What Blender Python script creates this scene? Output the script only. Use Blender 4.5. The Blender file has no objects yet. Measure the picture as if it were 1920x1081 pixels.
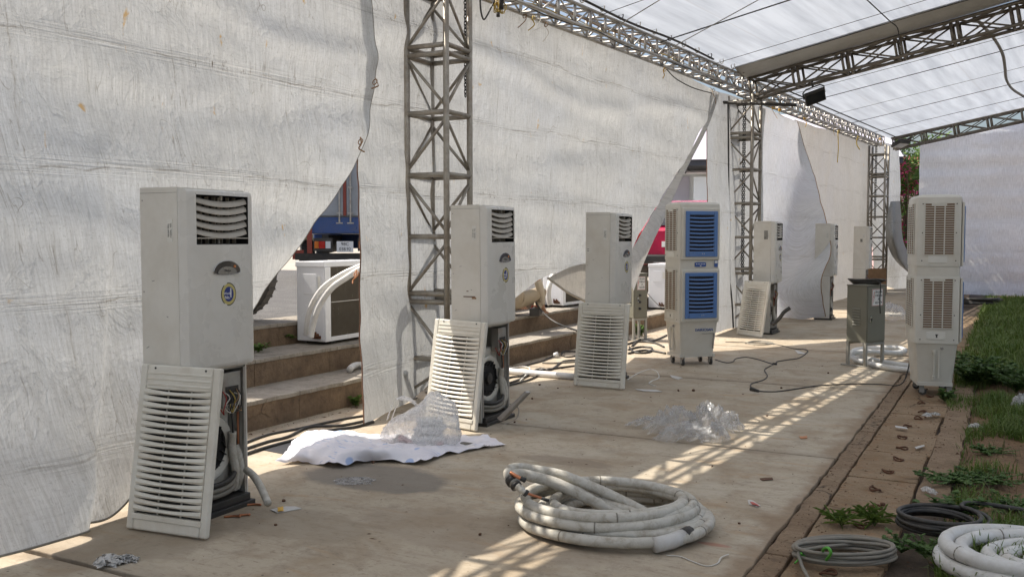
import bpy, bmesh, math, random
from math import sin, cos, pi, radians, sqrt, atan2, tan
from mathutils import Vector as V, Matrix, Euler, noise

random.seed(7)
scene = bpy.context.scene
col = scene.collection

# ------------------------------------------------------------------ camera
FPX, CY, HZ, CZ = 1750.0, 540.5, 446.0, 1.54      # focal length in photo pixels, image centre, horizon row, eye height
YAW = radians(28.0); PIT = math.atan((CY-HZ)/FPX)
CAM = V((0, 0, CZ))
FW = V((-sin(YAW)*cos(PIT), cos(YAW)*cos(PIT), -sin(PIT)))
RT = V((cos(YAW), sin(YAW), 0)); UP = RT.cross(FW)
cd = bpy.data.cameras.new('camera'); cam = bpy.data.objects.new('camera', cd); col.objects.link(cam)
cam.matrix_world = Matrix(((RT.x, UP.x, -FW.x, 0), (RT.y, UP.y, -FW.y, 0), (RT.z, UP.z, -FW.z, CZ), (0, 0, 0, 1)))
cd.sensor_width = 36; cd.lens = 36*FPX/1920; cd.clip_start = .05; cd.clip_end = 2000
scene.camera = cam

# ------------------------------------------------------------------ tent frame (the tent stands 5 degrees off the paving)
TU = V((0.0892, 0.996, 0)).normalized()            # along the side wall, away from the camera
TN = V((TU.y, -TU.x, 0))                           # into the tent
T1 = V((-4.82, 7.58, 0))
def T(s, off, z): return T1+TU*s+TN*off+V((0, 0, z))

# ------------------------------------------------------------------ world, sun, exposure
az = radians(13)
el = radians(52.4)
hz = (-TN*cos(az)-TU*sin(az)).normalized()
SUN = V((hz.x*cos(el), hz.y*cos(el), sin(el)))
w = bpy.data.worlds.new('World'); scene.world = w; w.use_nodes = True
nt = w.node_tree; bg = nt.nodes['Background']
sk = nt.nodes.new('ShaderNodeTexSky'); sk.sky_type = 'NISHITA'; sk.sun_disc = False
sk.sun_elevation = el; sk.sun_rotation = atan2(SUN.x, SUN.y); sk.dust_density = 4.5; sk.air_density = 1.0
nt.links.new(sk.outputs[0], bg.inputs[0]); bg.inputs[1].default_value = 0.13
sl = bpy.data.lights.new('sun', 'SUN'); so = bpy.data.objects.new('sun', sl); col.objects.link(so)
sl.energy = 4.6; sl.angle = radians(.42); sl.color = (1, .93, .82)
so.rotation_euler = (-SUN).to_track_quat('-Z', 'Y').to_euler(); so.location = (0, 0, 30)
vs = scene.view_settings; vs.view_transform = 'Standard'; vs.look = 'None'; vs.gamma = 1; vs.use_curve_mapping = False
vs.exposure = 0.54
scene.render.engine = 'CYCLES'
cy = scene.cycles; cy.use_denoising = True; cy.max_bounces = 10; cy.diffuse_bounces = 6; cy.transparent_max_bounces = 24
cy.transmission_bounces = 8; cy.sample_clamp_indirect = 6; cy.caustics_reflective = False; cy.caustics_refractive = False

# ------------------------------------------------------------------ placing: the survey of the place from photo pixels
def ray(px, py): return FW+RT*((px-960)/FPX)+UP*((CY-py)/FPX)
def AT(px, py, F): return CAM+ray(px, py)*F
def FL(px, py, z=0.0):
    d = ray(px, py); return CAM+d*((z-CZ)/d.z)
def onplane(px, py, p0, n):
    d = ray(px, py); return CAM+d*((p0-CAM).dot(n)/d.dot(n))
def TP(px, py, off): return onplane(px, py, T(0, off, 0), TN)
def TZ(px, z, off):
    p = onplane(px, HZ, T(0, off, 0), TN); return V((p.x, p.y, z))
def SP(px, py, s): return onplane(px, py, T(s, 0, 0), TU)
def sof(p): return (p-T1).dot(TU)
def RF(r, f, z=0.0):
    return V((RT.x*r-sin(YAW)*f, RT.y*r+cos(YAW)*f, z))

# ------------------------------------------------------------------ mesh building
def cr(P, n=8, closed=False):
    P = [V(p) for p in P]; out = []; m = len(P)
    segs = m if closed else m-1
    for i in range(segs):
        if closed: a, b, c, d = P[(i-1) % m], P[i], P[(i+1) % m], P[(i+2) % m]
        else: a, b, c, d = P[max(i-1, 0)], P[i], P[i+1], P[min(i+2, m-1)]
        for k in range(n):
            t = k/n
            out.append(.5*((2*b)+(c-a)*t+(2*a-5*b+4*c-d)*t*t+(3*b-a-3*c+d)*t**3))
    if not closed: out.append(P[-1])
    return out

class MB:
    def __init__(s): s.v = []; s.f = []; s.uv = None
    def add(s, vs, fs):
        o = len(s.v); s.v += [V(v) for v in vs]; s.f += [tuple(o+i for i in f) for f in fs]; return s
    def box(s, c, d, M=None):
        c = V(c); x, y, z = d[0]/2, d[1]/2, d[2]/2
        vs = [V((i*x, j*y, k*z)) for i in (-1, 1) for j in (-1, 1) for k in (-1, 1)]
        if M: vs = [M @ q for q in vs]
        return s.add([c+q for q in vs], [(0, 1, 3, 2), (4, 6, 7, 5), (0, 4, 5, 1), (2, 3, 7, 6), (0, 2, 6, 4), (1, 5, 7, 3)])
    def bx(s, x0, x1, y0, y1, z0, z1): return s.box(((x0+x1)/2, (y0+y1)/2, (z0+z1)/2), (x1-x0, y1-y0, z1-z0))
    def tube(s, P, r, n=8, cap=True, closed=False, flat=1.0):
        P = [V(p) for p in P]; m = len(P)
        rs = r if isinstance(r, (list, tuple)) else [r]*m
        t0 = (P[1]-P[0]).normalized()
        up = V((0, 0, 1)) if abs(t0.z) < .9 else V((1, 0, 0))
        a = t0.cross(up).normalized(); vs = []; fs = []; tp = t0
        for i in range(m):
            if closed: t = (P[(i+1) % m]-P[i-1])
            else: t = (P[min(i+1, m-1)]-P[max(i-1, 0)])
            t = t.normalized() if t.length > 1e-9 else tp
            q = tp.rotation_difference(t); a = (q @ a); a = (a-t*a.dot(t)).normalized(); b = t.cross(a); tp = t
            for k in range(n):
                an = 2*pi*k/n; vs.append(P[i]+a*cos(an)*rs[i]+b*sin(an)*rs[i]*flat)
        for i in range(m if closed else m-1):
            j = (i+1) % m
            for k in range(n):
                l = (k+1) % n; fs.append((i*n+k, i*n+l, j*n+l, j*n+k))
        if cap and not closed: fs += [tuple(range(n))[::-1], tuple((m-1)*n+k for k in range(n))]
        return s.add(vs, fs)
    def cyl(s, p, q, r, n=12, r2=None): return s.tube([p, q], [r, r if r2 is None else r2], n)
    def lathe(s, prof, n=20, M=None, cap=True):
        vs = []; fs = []
        for (r, z) in prof:
            for k in range(n):
                an = 2*pi*k/n; q = V((r*cos(an), r*sin(an), z)); vs.append(M @ q if M else q)
        for i in range(len(prof)-1):
            for k in range(n):
                l = (k+1) % n; fs.append((i*n+k, i*n+l, (i+1)*n+l, (i+1)*n+k))
        if cap: fs += [tuple(range(n))[::-1], tuple((len(prof)-1)*n+k for k in range(n))]
        return s.add(vs, fs)
    def loft(s, rings, cap=True, closed=True):
        n = len(rings[0]); vs = [V(p) for r in rings for p in r]; fs = []
        for i in range(len(rings)-1):
            for k in range(n if closed else n-1):
                l = (k+1) % n; fs.append((i*n+k, i*n+l, (i+1)*n+l, (i+1)*n+k))
        if cap and closed: fs += [tuple(range(n))[::-1], tuple((len(rings)-1)*n+k for k in range(n))]
        return s.add(vs, fs)
    def prism(s, pts, d):
        d = V(d); n = len(pts); pts = [V(p) for p in pts]
        return s.add(pts+[p+d for p in pts], [tuple(range(n))[::-1], tuple(range(n, 2*n))]+[(i, (i+1) % n, n+(i+1) % n, n+i) for i in range(n)])
    def mesh(s, name, mat, smooth=False):
        me = bpy.data.meshes.new(name); me.from_pydata([tuple(v) for v in s.v], [], s.f)
        mats = mat if isinstance(mat, (list, tuple)) else [mat]
        for m in mats: me.materials.append(M_[m])
        bm = bmesh.new(); bm.from_mesh(me); bmesh.ops.recalc_face_normals(bm, faces=bm.faces); bm.to_mesh(me); bm.free()
        if s.uv:
            ul = me.uv_layers.new(name='UVMap')
            for lp in me.loops: ul.data[lp.index].uv = s.uv[lp.vertex_index]
        if smooth:
            me.polygons.foreach_set('use_smooth', [True]*len(me.polygons))
            if smooth != 1: me.set_sharp_from_angle(angle=radians(smooth))
        me.update(); return me
    def build(s, name, mat, parent=None, smooth=False, bevel=0, seg=2, recentre=False):
        off = V()
        if recentre:
            lo = [min(v[i] for v in s.v) for i in range(3)]; hi = [max(v[i] for v in s.v) for i in range(3)]
            off = V(((lo[0]+hi[0])/2, (lo[1]+hi[1])/2, lo[2])); s.v = [v-off for v in s.v]
        o = link(name, s.mesh(name, mat, smooth), parent); o.location = off
        if bevel:
            b = o.modifiers.new('bevel', 'BEVEL'); b.width = bevel; b.segments = seg; b.limit_method = 'ANGLE'; b.angle_limit = radians(40); b.harden_normals = False
        return o

def link(name, data, parent=None):
    o = bpy.data.objects.new(name, data); col.objects.link(o)
    if parent: o.parent = parent
    return o
def tag(o, label=None, cat=None, group=None, kind=None):
    if label: o['label'] = label
    if cat: o['category'] = cat
    if group: o['group'] = group
    if kind: o['kind'] = kind
    return o
def thing(name, label, cat, loc=(0, 0, 0), rz=0, group=None, rot=None):
    o = link(name, None); o.location = loc; o.rotation_euler = rot if rot else (0, 0, rz); o.empty_display_size = .1
    return tag(o, label, cat, group)
def dup(root, loc, rot, label, parent=None):
    r = root.copy(); col.objects.link(r); r.location = loc; r.rotation_euler = rot; r['label'] = label
    for ch in list(root.children):
        c = ch.copy(); col.objects.link(c); c.parent = r
        for g in list(ch.children):
            d = g.copy(); col.objects.link(d); d.parent = c
    return r
def lettering(body, size, mat, parent, loc, rot, align='CENTER', name='lettering', ext=.0006, sx=1.0):
    c = bpy.data.curves.new(name, 'FONT'); c.body = body; c.size = size; c.align_x = align; c.align_y = 'CENTER'; c.extrude = ext
    c.materials.append(M_[mat]); t_ = link(name+'_tmp', c); dg = bpy.context.evaluated_depsgraph_get(); me = bpy.data.meshes.new_from_object(t_.evaluated_get(dg)); bpy.data.objects.remove(t_)
    o = link(name, me, parent); o.location = loc; o.rotation_euler = rot; o.scale = (sx, 1, 1); return o
def stuff(o): o['kind'] = 'stuff'; return o

# ------------------------------------------------------------------ materials
M_ = {}
class NT:
    def __init__(s, name):
        m = bpy.data.materials.new(name); m.use_nodes = True; M_[name] = m
        s.t = m.node_tree; s.n = s.t.nodes; s.b = s.n['Principled BSDF']; s.o = s.n['Material Output']; s.m = m
    def nd(s, typ, **k):
        n = s.n.new('ShaderNode'+typ)
        for a, b in k.items(): setattr(n, a, b)
        return n
    def ln(s, a, b): s.t.links.new(a, b)
    def val(s, sock, v):
        if hasattr(v, 'is_linked') or hasattr(v, 'links'): s.ln(v, sock)
        else: sock.default_value = v
    def co(s, kind='Object', scale=(1, 1, 1), rot=(0, 0, 0), loc=(0, 0, 0)):
        tc = s.nd('TexCoord'); mp = s.nd('Mapping'); s.ln(tc.outputs[kind], mp.inputs[0])
        mp.inputs['Scale'].default_value = scale; mp.inputs['Rotation'].default_value = rot; mp.inputs['Location'].default_value = loc
        return mp.outputs[0]
    def noise(s, vec, scale, detail=5, rough=.55, dist=0):
        n = s.nd('TexNoise'); s.ln(vec, n.inputs['Vector']); n.inputs['Scale'].default_value = scale
        n.inputs['Detail'].default_value = detail; n.inputs['Roughness'].default_value = rough; n.inputs['Distortion'].default_value = dist
        return n.outputs['Fac']
    def vor(s, vec, scale, feat='F1', out='Distance'):
        n = s.nd('TexVoronoi', feature=feat); s.ln(vec, n.inputs['Vector']); n.inputs['Scale'].default_value = scale; return n.outputs[out]
    def ramp(s, fac, a, b, c0=0., c1=1.):
        n = s.nd('MapRange'); s.ln(fac, n.inputs[0]); n.inputs[1].default_value = a; n.inputs[2].default_value = b
        n.inputs[3].default_value = c0; n.inputs[4].default_value = c1; return n.outputs[0]
    def mix(s, fac, a, b, mode='MIX'):
        n = s.nd('MixRGB', blend_type=mode); s.val(n.inputs[0], fac)
        for i, c in ((1, a), (2, b)):
            if isinstance(c, (tuple, list)): n.inputs[i].default_value = (*c[:3], 1)
            else: s.ln(c, n.inputs[i])
        return n.outputs[0]
    def math(s, op, a, b=0.0, c=None):
        n = s.nd('Math', operation=op); s.val(n.inputs[0], a); s.val(n.inputs[1], b)
        if c is not None: s.val(n.inputs[2], c)
        return n.outputs[0]
    def bump(s, h, strength=.3, dist=.01, normal=None):
        n = s.nd('Bump'); s.ln(h, n.inputs['Height']); n.inputs['Strength'].default_value = strength; n.inputs['Distance'].default_value = dist
        if normal: s.ln(normal, n.inputs['Normal'])
        return n.outputs[0]
    def set(s, colr=None, rough=None, metal=None, normal=None, **k):
        if colr is not None:
            if isinstance(colr, (tuple, list)): s.b.inputs['Base Color'].default_value = (*colr[:3], 1)
            else: s.ln(colr, s.b.inputs['Base Color'])
        if rough is not None: s.val(s.b.inputs['Roughness'], rough)
        if metal is not None: s.val(s.b.inputs['Metallic'], metal)
        if normal is not None: s.ln(normal, s.b.inputs['Normal'])
        for a, b in k.items(): s.val(s.b.inputs[a], b)

def pm(name, c, rough=.5, metal=0, var=.12, vs_=5, dirt=None, damt=.35, dsc=3, bump=0, bsc=80, **k):
    """painted / plain surface: slow tone drift, dirt patches, fine relief"""
    n = NT(name); oi = n.nd('ObjectInfo'); ad = n.nd('VectorMath', operation='ADD'); n.ln(n.co(), ad.inputs[0]); n.ln(n.math('MULTIPLY', oi.outputs['Random'], 37.0), ad.inputs[1]); v = ad.outputs[0]; big = n.noise(v, vs_, 4, .6)
    base = n.mix(big, tuple(x*(1-var) for x in c), tuple(min(1, x*(1+var)) for x in c))
    if dirt:
        d = n.ramp(n.noise(v, dsc, 6, .72, .3), .42, .82, 0, damt*1.35); base = n.mix(d, base, dirt)
    rr = n.ramp(n.noise(v, vs_*2.3, 4), .3, .7, max(rough-.1, .03), min(rough+.12, 1))
    nm = n.bump(n.noise(v, bsc, 4), bump, .004) if bump else None
    n.set(base, rr, metal, nm, **k); return n

def make_materials():
    # --- tarpaulin: dirty white woven sheet that lets light through
    def tarp(name, c, tr=.42, dirt=1.0):
        n = NT(name); v = n.co('UV'); sx = n.nd('SeparateXYZ'); n.ln(v, sx.inputs[0]); U, Z = sx.outputs[0], sx.outputs[1]
        a = n.noise(v, .8, 4, .6, .5); warp = a
        b = n.mix(n.ramp(a, .34, .66), tuple(x*.90 for x in c), c)
        b = n.mix(n.ramp(n.noise(v, .5, 3, .5, .8), .48, .66, 0, .5), b, (c[0]*.90, c[1]*.94, c[2]*1.03))
        b = n.mix(n.ramp(n.noise(n.co('UV', (9, .7, 1)), 1.2, 5, .7), .45, .8, 0, .30*dirt), b, (c[0]*.6, c[1]*.58, c[2]*.54))
        weave = n.noise(n.co('UV', (70, 5, 1)), 1.0, 3, .8)
        b = n.mix(n.ramp(weave, .40, .66, 0, .55), b, tuple(x*.58 for x in c)); b = n.mix(n.ramp(n.noise(n.co('UV', (6, 60, 1)), 1.0, 3, .75), .50, .70, 0, .32), b, tuple(x*.62 for x in c)); b = n.mix(n.ramp(n.noise(v, 55, 3, .8), .56, .68, 0, .4*dirt), b, tuple(x*.45 for x in c))
        # folds from storage: fine creases, light and shade put into the colour, plus grime
        wob = n.math('MULTIPLY', n.math('SUBTRACT', warp, .5), .22)
        def band(ax, per, wd):
            fr = n.math('FRACT', n.math('DIVIDE', n.math('ADD', ax, wob), per)); return n.ramp(n.math('ABSOLUTE', n.math('SUBTRACT', fr, .5)), 0, wd/per, 1, 0)
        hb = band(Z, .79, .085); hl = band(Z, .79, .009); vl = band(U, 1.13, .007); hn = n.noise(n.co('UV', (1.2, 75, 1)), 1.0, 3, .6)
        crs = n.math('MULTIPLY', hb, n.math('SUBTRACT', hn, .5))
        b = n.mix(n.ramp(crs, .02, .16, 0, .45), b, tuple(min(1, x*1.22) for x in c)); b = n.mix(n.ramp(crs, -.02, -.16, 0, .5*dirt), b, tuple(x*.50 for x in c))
        gr = n.ramp(n.noise(v, 3.5, 5, .75), .44, .62); b = n.mix(n.math('MULTIPLY', n.math('MAXIMUM', hl, vl), n.math('MULTIPLY', gr, .5*dirt)), b, (.20, .17, .13))
        # scuffs and mould: sparse clusters of short dark marks, most of them along the folds
        cl = n.math('MULTIPLY', n.ramp(n.noise(v, 1.3, 3), .50, .60), n.ramp(hb, 0, .6, .35, 1)); sc = n.noise(n.co('UV', (15, 5, 1), (0, 0, .3)), 2.2, 7, .85, 1.0)
        b = n.mix(n.math('MULTIPLY', n.math('MULTIPLY', n.ramp(sc, .56, .62), cl), .75*dirt), b, (.12, .10, .07))
        for (sx_, sy_, rt, wd, mlo, am) in ((1.1, .9, -.8, .0022, .55, .5), (8, .7, .03, .010, .50, .38)):
            q = n.noise(n.co('UV', (sx_, sy_, 1), (0, 0, rt), (sx_*3.3, 1.7, 0)), 2.0, 2, .5, .2); ln2 = n.ramp(n.math('ABSOLUTE', n.math('SUBTRACT', q, .5)), 0, wd, 1, 0)
            b = n.mix(n.math('MULTIPLY', ln2, n.ramp(n.noise(n.co('UV', (1, 1, 1), (0, 0, 0), (sx_, rt, 0)), 2.3, 3, .6), mlo, mlo+.08, 0, am*dirt)), b, (.17, .145, .11))
        og = n.math('MULTIPLY', n.ramp(n.noise(n.co('UV', (2.2, 1.2, 1), (0, 0, .3)), 2.3, 3, .6, .6), .69, .73), n.ramp(n.noise(v, 14, 3), .45, .55))
        b = n.mix(n.math('MULTIPLY', og, .55*dirt), b, (.55, .33, .08))
        # relief: soft tension creases, fold lines, weave
        cr1 = n.noise(n.co('UV', (1.6, .9, 1), (0, 0, .5)), 2.1, 5, .6, .5)
        hgt = n.math('MULTIPLY', n.ramp(n.math('ABSOLUTE', n.math('SUBTRACT', cr1, .5)), 0, .07, 1, 0), .42)
        hgt = n.math('ADD', hgt, n.math('MULTIPLY', crs, 2.2)); hgt = n.math('ADD', hgt, n.math('MULTIPLY', n.noise(v, 6, 4, .6), .8)); hgt = n.math('ADD', hgt, n.math('MULTIPLY', weave, .22))
        nm = n.bump(hgt, .5, .024)
        n.set(b, .55, 0, nm); n.b.inputs['Specular IOR Level'].default_value = .35
        tl = n.nd('BsdfTranslucent'); n.ln(b, tl.inputs['Color']); n.ln(nm, tl.inputs['Normal'])
        mx = n.nd('MixShader'); mx.inputs[0].default_value = tr; n.ln(n.b.outputs[0], mx.inputs[1]); n.ln(tl.outputs[0], mx.inputs[2]); n.ln(mx.outputs[0], n.o.inputs[0])
    tarp('tarp', (.70, .715, .715), .26, 1.35); tarp('tarp_clean', (.76, .78, .81), .30, .45); tarp('tarp_white', (.95, .96, .98), .80, .32); tarp('tarp_grey', (.63, .62, .595), .24, .9); tarp('tarp_back', (.60, .56, .49), .22, .9)
    tarp('tarp_thick', (.36, .36, .35), .10, .8)
    # --- roof membrane
    n = NT('roof'); v = n.co('UV'); s1 = n.noise(n.co('UV', (.22, 3.4, 1), (0, 0, .03)), 1.5, 5, .6); s2 = n.noise(n.co('UV', (.12, 2.2, 1)), 2, 4)
    b = n.mix(n.ramp(s1, .36, .66), (.66, .72, .81), (.47, .52, .60)); b = n.mix(n.ramp(s2, .5, .75, 0, .3), b, (.48, .51, .57))
    sx = n.nd('SeparateXYZ'); n.ln(v, sx.inputs[0])
    fr = n.math('FRACT', n.math('DIVIDE', sx.outputs[1], 1.9)); sm = n.ramp(n.math('ABSOLUTE', n.math('SUBTRACT', fr, .5)), 0, .012, 1, 0)
    b = n.mix(n.math('MULTIPLY', sm, .35), b, (.4, .41, .44))
    nm = n.bump(n.math('ADD', s1, n.noise(v, 4, 4)), .25, .02); n.set(b, .4, 0, nm)
    tl = n.nd('BsdfTranslucent'); n.ln(b, tl.inputs['Color']); mx = n.nd('MixShader'); mx.inputs[0].default_value = .33
    n.ln(n.b.outputs[0], mx.inputs[1]); n.ln(tl.outputs[0], mx.inputs[2]); n.ln(mx.outputs[0], n.o.inputs[0])
    pm('roof_flap', (.50, .50, .49), .45, var=.1, vs_=2, dirt=(.25, .24, .22), damt=.4, dsc=2)
    # --- concrete paving
    n = NT('paving'); v = n.co(); big = n.noise(v, .55, 6, .6, .6); md = n.noise(v, 2.2, 7, .65, .4); strk = n.noise(n.co(scale=(1.1, 9, 1)), 1.3, 6, .68, .5)
    b = n.mix(n.ramp(big, .35, .65), (.42, .35, .26), (.49, .425, .33)); b = n.mix(n.ramp(md, .46, .66, 0, .75), b, (.33, .25, .165))
    b = n.mix(n.ramp(strk, .52, .72, 0, .5), b, (.28, .215, .15)); b = n.mix(n.ramp(n.noise(v, 5.5, 7, .78, .6), .52, .64, 0, .55), b, (.26, .21, .155)); b = n.mix(n.ramp(n.noise(v, 17, 5, .8), .57, .66, 0, .5), b, (.20, .155, .11)); b = n.mix(n.ramp(n.noise(v, 1.2, 5, .6), .54, .68, 0, .6), b, (.54, .49, .40))
    b = n.mix(n.ramp(n.noise(n.co(scale=(.8, 2.6, 1)), 1.6, 6, .7, 1), .58, .70, 0, .6), b, (.42, .26, .13))
    b = n.mix(n.ramp(n.noise(n.co(scale=(5, 22, 1)), 2.0, 6, .75), .56, .66, 0, .6), b, (.17, .13, .09))
    fine = n.noise(v, 38, 6, .7); b = n.mix(n.ramp(fine, .3, .7, 0, .35), b, n.mix(.5, b, (.22, .18, .13)))
    sp = n.vor(v, 6.5); b = n.mix(n.ramp(sp, .035, .05, .8, 0), b, (.07, .05, .035))
    def stain(c, r, colr, amt, sq=(1, 1)):
        nonlocal b
        sub = n.nd('VectorMath', operation='SUBTRACT'); n.ln(v, sub.inputs[0]); sub.inputs[1].default_value = tuple(c)
        mp = n.nd('VectorMath', operation='MULTIPLY'); n.ln(sub.outputs[0], mp.inputs[0]); mp.inputs[1].default_value = (sq[0], sq[1], 0)
        ln_ = n.nd('VectorMath', operation='LENGTH'); n.ln(mp.outputs[0], ln_.inputs[0])
        dd = n.math('ADD', ln_.outputs['Value'], n.math('MULTIPLY', n.math('SUBTRACT', n.noise(v, 2.6, 5), .5), r*.9))
        b = n.mix(n.ramp(dd, r*.86, r*1.05, amt, 0), b, colr)
    sxx = n.nd('SeparateXYZ'); n.ln(v, sxx.inputs[0]); ex_ = n.math('ADD', sxx.outputs[0], n.math('MULTIPLY', n.math('SUBTRACT', n.noise(v, 2.2, 7, .7), .5), .55)); b = n.mix(n.ramp(ex_, -1.16, -1.06, 0, .75), b, (.25, .175, .11))
    jn = None
    for yj in (2.88, 6.76, 9.95, 13.2):
        dj = n.math('ABSOLUTE', n.math('SUBTRACT', n.math('ADD', sxx.outputs[1], n.math('MULTIPLY', n.math('SUBTRACT', md, .5), .35)), yj)); b = n.mix(n.ramp(dj, .0, .16, .45, 0), b, (.24, .19, .14))
    stain(FL(705, 895), .42, (.19, .17, .145), .8, (.8, 1.3)); stain(FL(1060, 865), .22, (.25, .20, .15), .6, (.6, 2)); stain(FL(1340, 1021), .05, (.34, .10, .07), .5, (.55, 2.0))
    stain(FL(250, 1000), .5, (.24, .20, .15), .5, (1, 1)); stain(FL(560, 980), .35, (.27, .22, .16), .5, (.7, 1.4)); stain(FL(900, 1000), .5, (.28, .22, .16), .4, (.6, 1.6))
    nm = n.bump(n.math('ADD', n.noise(v, 26, 7, .7), n.math('MULTIPLY', strk, 1.2)), .35, .008); n.set(b, n.ramp(md, .3, .7, .78, .95), 0, nm)
    # --- other grounds
    def ground(name, c1, c2, c3, sc=2.0, bump=.5, stone=0, crack=0):
        n = NT(name); v = n.co(); b = n.mix(n.ramp(n.noise(v, sc, 7, .65, .5), .35, .65), c1, c2); b = n.mix(n.ramp(n.noise(v, sc*5, 6, .7), .5, .72, 0, .7), b, c3)
        h = n.noise(v, 30, 7, .7)
        b = n.mix(n.ramp(n.noise(v, 60, 4, .7), .35, .65, 0, .3), b, (c1[0]*.5, c1[1]*.5, c1[2]*.5))
        if crack:
            wv = n.nd('VectorMath', operation='ADD'); n.ln(v, wv.inputs[0]); cn = n.nd('TexNoise'); n.ln(v, cn.inputs['Vector']); cn.inputs['Scale'].default_value = 4; cm = n.nd('VectorMath', operation='SCALE'); n.ln(cn.outputs['Color'], cm.inputs[0]); cm.inputs['Scale'].default_value = .22; n.ln(cm.outputs[0], wv.inputs[1])
            ed = n.ramp(n.vor(wv.outputs[0], crack, 'DISTANCE_TO_EDGE'), 0, .012, 1, 0); ed = n.math('MULTIPLY', ed, n.ramp(n.noise(v, 1.4, 3), .48, .6)); b = n.mix(n.math('MULTIPLY', ed, .85), b, (.03, .02, .013)); h = n.math('SUBTRACT', h, ed)
            b = n.mix(n.ramp(n.noise(n.co(scale=(3, 14, 1)), 2, 6, .75, .5), .56, .66, 0, .6), b, (.10, .068, .042))
        if stone: d = n.vor(v, stone); b = n.mix(n.ramp(d, .15, .5, .5, 0), b, c2); h = n.math('SUBTRACT', h, d)
        n.set(b, .92, 0, n.bump(h, bump, .015))
    ground('drain_concrete', (.225, .15, .09), (.31, .225, .145), (.12, .08, .05), 2.8, .8, 0, 1.6)
    ground('cover_concrete', (.235, .155, .085), (.34, .25, .16), (.27, .13, .05), 2.4, .9, 0, .9)
    ground('soil', (.17, .10, .052), (.26, .16, .085), (.09, .06, .035), 3.5, 1.0)
    ground('dark_soil', (.06, .042, .03), (.10, .07, .045), (.04, .03, .02), 3, .6)
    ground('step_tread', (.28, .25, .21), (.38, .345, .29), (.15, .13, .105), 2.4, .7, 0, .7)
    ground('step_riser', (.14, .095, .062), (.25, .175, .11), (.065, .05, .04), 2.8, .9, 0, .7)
    ground('asphalt', (.085, .082, .08), (.15, .145, .14), (.05, .05, .05), 4, .7, 55)
    ground('outer_ground', (.40, .36, .30), (.46, .42, .36), (.30, .26, .2), .3, .3)
    # --- painted metals and plastics
    pm('ac_paint', (.66, .64, .585), .42, var=.09, vs_=2.2, dirt=(.40, .34, .25), damt=.30, dsc=3, bump=.05, bsc=120)
    pm('ac_front', (.64, .63, .595), .30, var=.08, vs_=2, dirt=(.44, .39, .31), damt=.24, dsc=4)
    pm('ac_plastic', (.67, .65, .58), .42, var=.09, vs_=3, dirt=(.40, .32, .22), damt=.42, dsc=3.2)
    pm('slat_dirty', (.43, .405, .355), .5, var=.10, vs_=9, dirt=(.30, .24, .17), damt=.45, dsc=9)
    pm('black_void', (.014, .013, .012), .8); pm('black_plastic', (.028, .027, .026), .45, var=.3, dirt=(.12, .10, .08), damt=.3)
    pm('slot_shade_mesh', (.045, .04, .034), .8, var=.25)
    pm('galv', (.42, .41, .39), .45, .75, var=.2, vs_=8, dirt=(.20, .12, .07), damt=.55, dsc=7)
    pm('truss_steel', (.34, .315, .27), .46, .5, var=.28, vs_=7, dirt=(.13, .075, .04), damt=.6, dsc=6, bump=.1)
    pm('truss_dark', (.20, .18, .15), .5, .4, var=.25, vs_=7, dirt=(.10, .06, .035), damt=.5, dsc=6)
    pm('truss_bright', (.46, .45, .43), .40, .7, var=.25, vs_=7, dirt=(.16, .10, .06), damt=.5, dsc=6)
    pm('rust', (.12, .055, .03), .85, .2, var=.4, vs_=20, bump=.5)
    pm('chain_steel', (.035, .033, .03), .5, .6, var=.3)
    pm('display_grey', (.25, .24, .22), .3, .3); pm('display_black', (.012, .012, .014), .15)
    pm('sticker_blue', (.02, .035, .19), .35); pm('sticker_yellow', (.50, .43, .16), .4); pm('white_print', (.80, .80, .78), .45, var=.06)
    pm('ink', (.03, .03, .03), .6); pm('ink_grey', (.22, .21, .20), .6); pm('ink_blue', (.05, .11, .33), .5); pm('amber', (.6, .2, .05), .4); pm('ink_red', (.45, .04, .03), .5)
    pm('cooler_body', (.61, .59, .53), .38, var=.04, vs_=2, dirt=(.42, .36, .27), damt=.28, dsc=4)
    pm('cooler_blue', (.085, .19, .44), .36, var=.08, dirt=(.25, .27, .3), damt=.2); pm('cooler_pad', (.20, .115, .06), .9, var=.35, vs_=30, bump=.6, bsc=150)
    pm('cooler_dark', (.012, .016, .03), .5); pm('label_plate', (.66, .65, .60), .4)
    pm('rubber', (.045, .044, .042), .7, var=.25, dirt=(.15, .12, .09), damt=.35); pm('castor_grey', (.28, .27, .25), .5)
    pm('cabinet_grey', (.20, .195, .155), .45, var=.07, vs_=3, dirt=(.20, .17, .12), damt=.35, dsc=5); pm('cabinet_steel', (.40, .39, .35), .5, .4, var=.15, dirt=(.2, .14, .09), damt=.4)
    # hoses: white foam insulation gone grimy, with creased wrap
    n = NT('hose_foam'); v = n.co(); b = n.mix(n.ramp(n.noise(v, 5, 6, .6), .3, .7), (.44, .415, .36), (.56, .54, .485)); b = n.mix(n.ramp(n.noise(v, 16, 7, .7, .5), .46, .66, 0, .75), b, (.28, .235, .17))
    n.set(b, .6, 0, n.bump(n.math('ADD', n.noise(v, 45, 5, .6, .6), n.noise(v, 14, 4)), .5, .006))
    pm('hose_white', (.66, .66, .645), .5, var=.08, vs_=6, dirt=(.36, .31, .24), damt=.5, dsc=6, bump=.6, bsc=26)
    pm('cable_grey', (.20, .185, .155), .55, var=.2, vs_=20, dirt=(.30, .25, .18), damt=.4, dsc=9); pm('cable_black', (.025, .024, .023), .5, var=.3, dirt=(.13, .11, .085), damt=.35, dsc=10)
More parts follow.
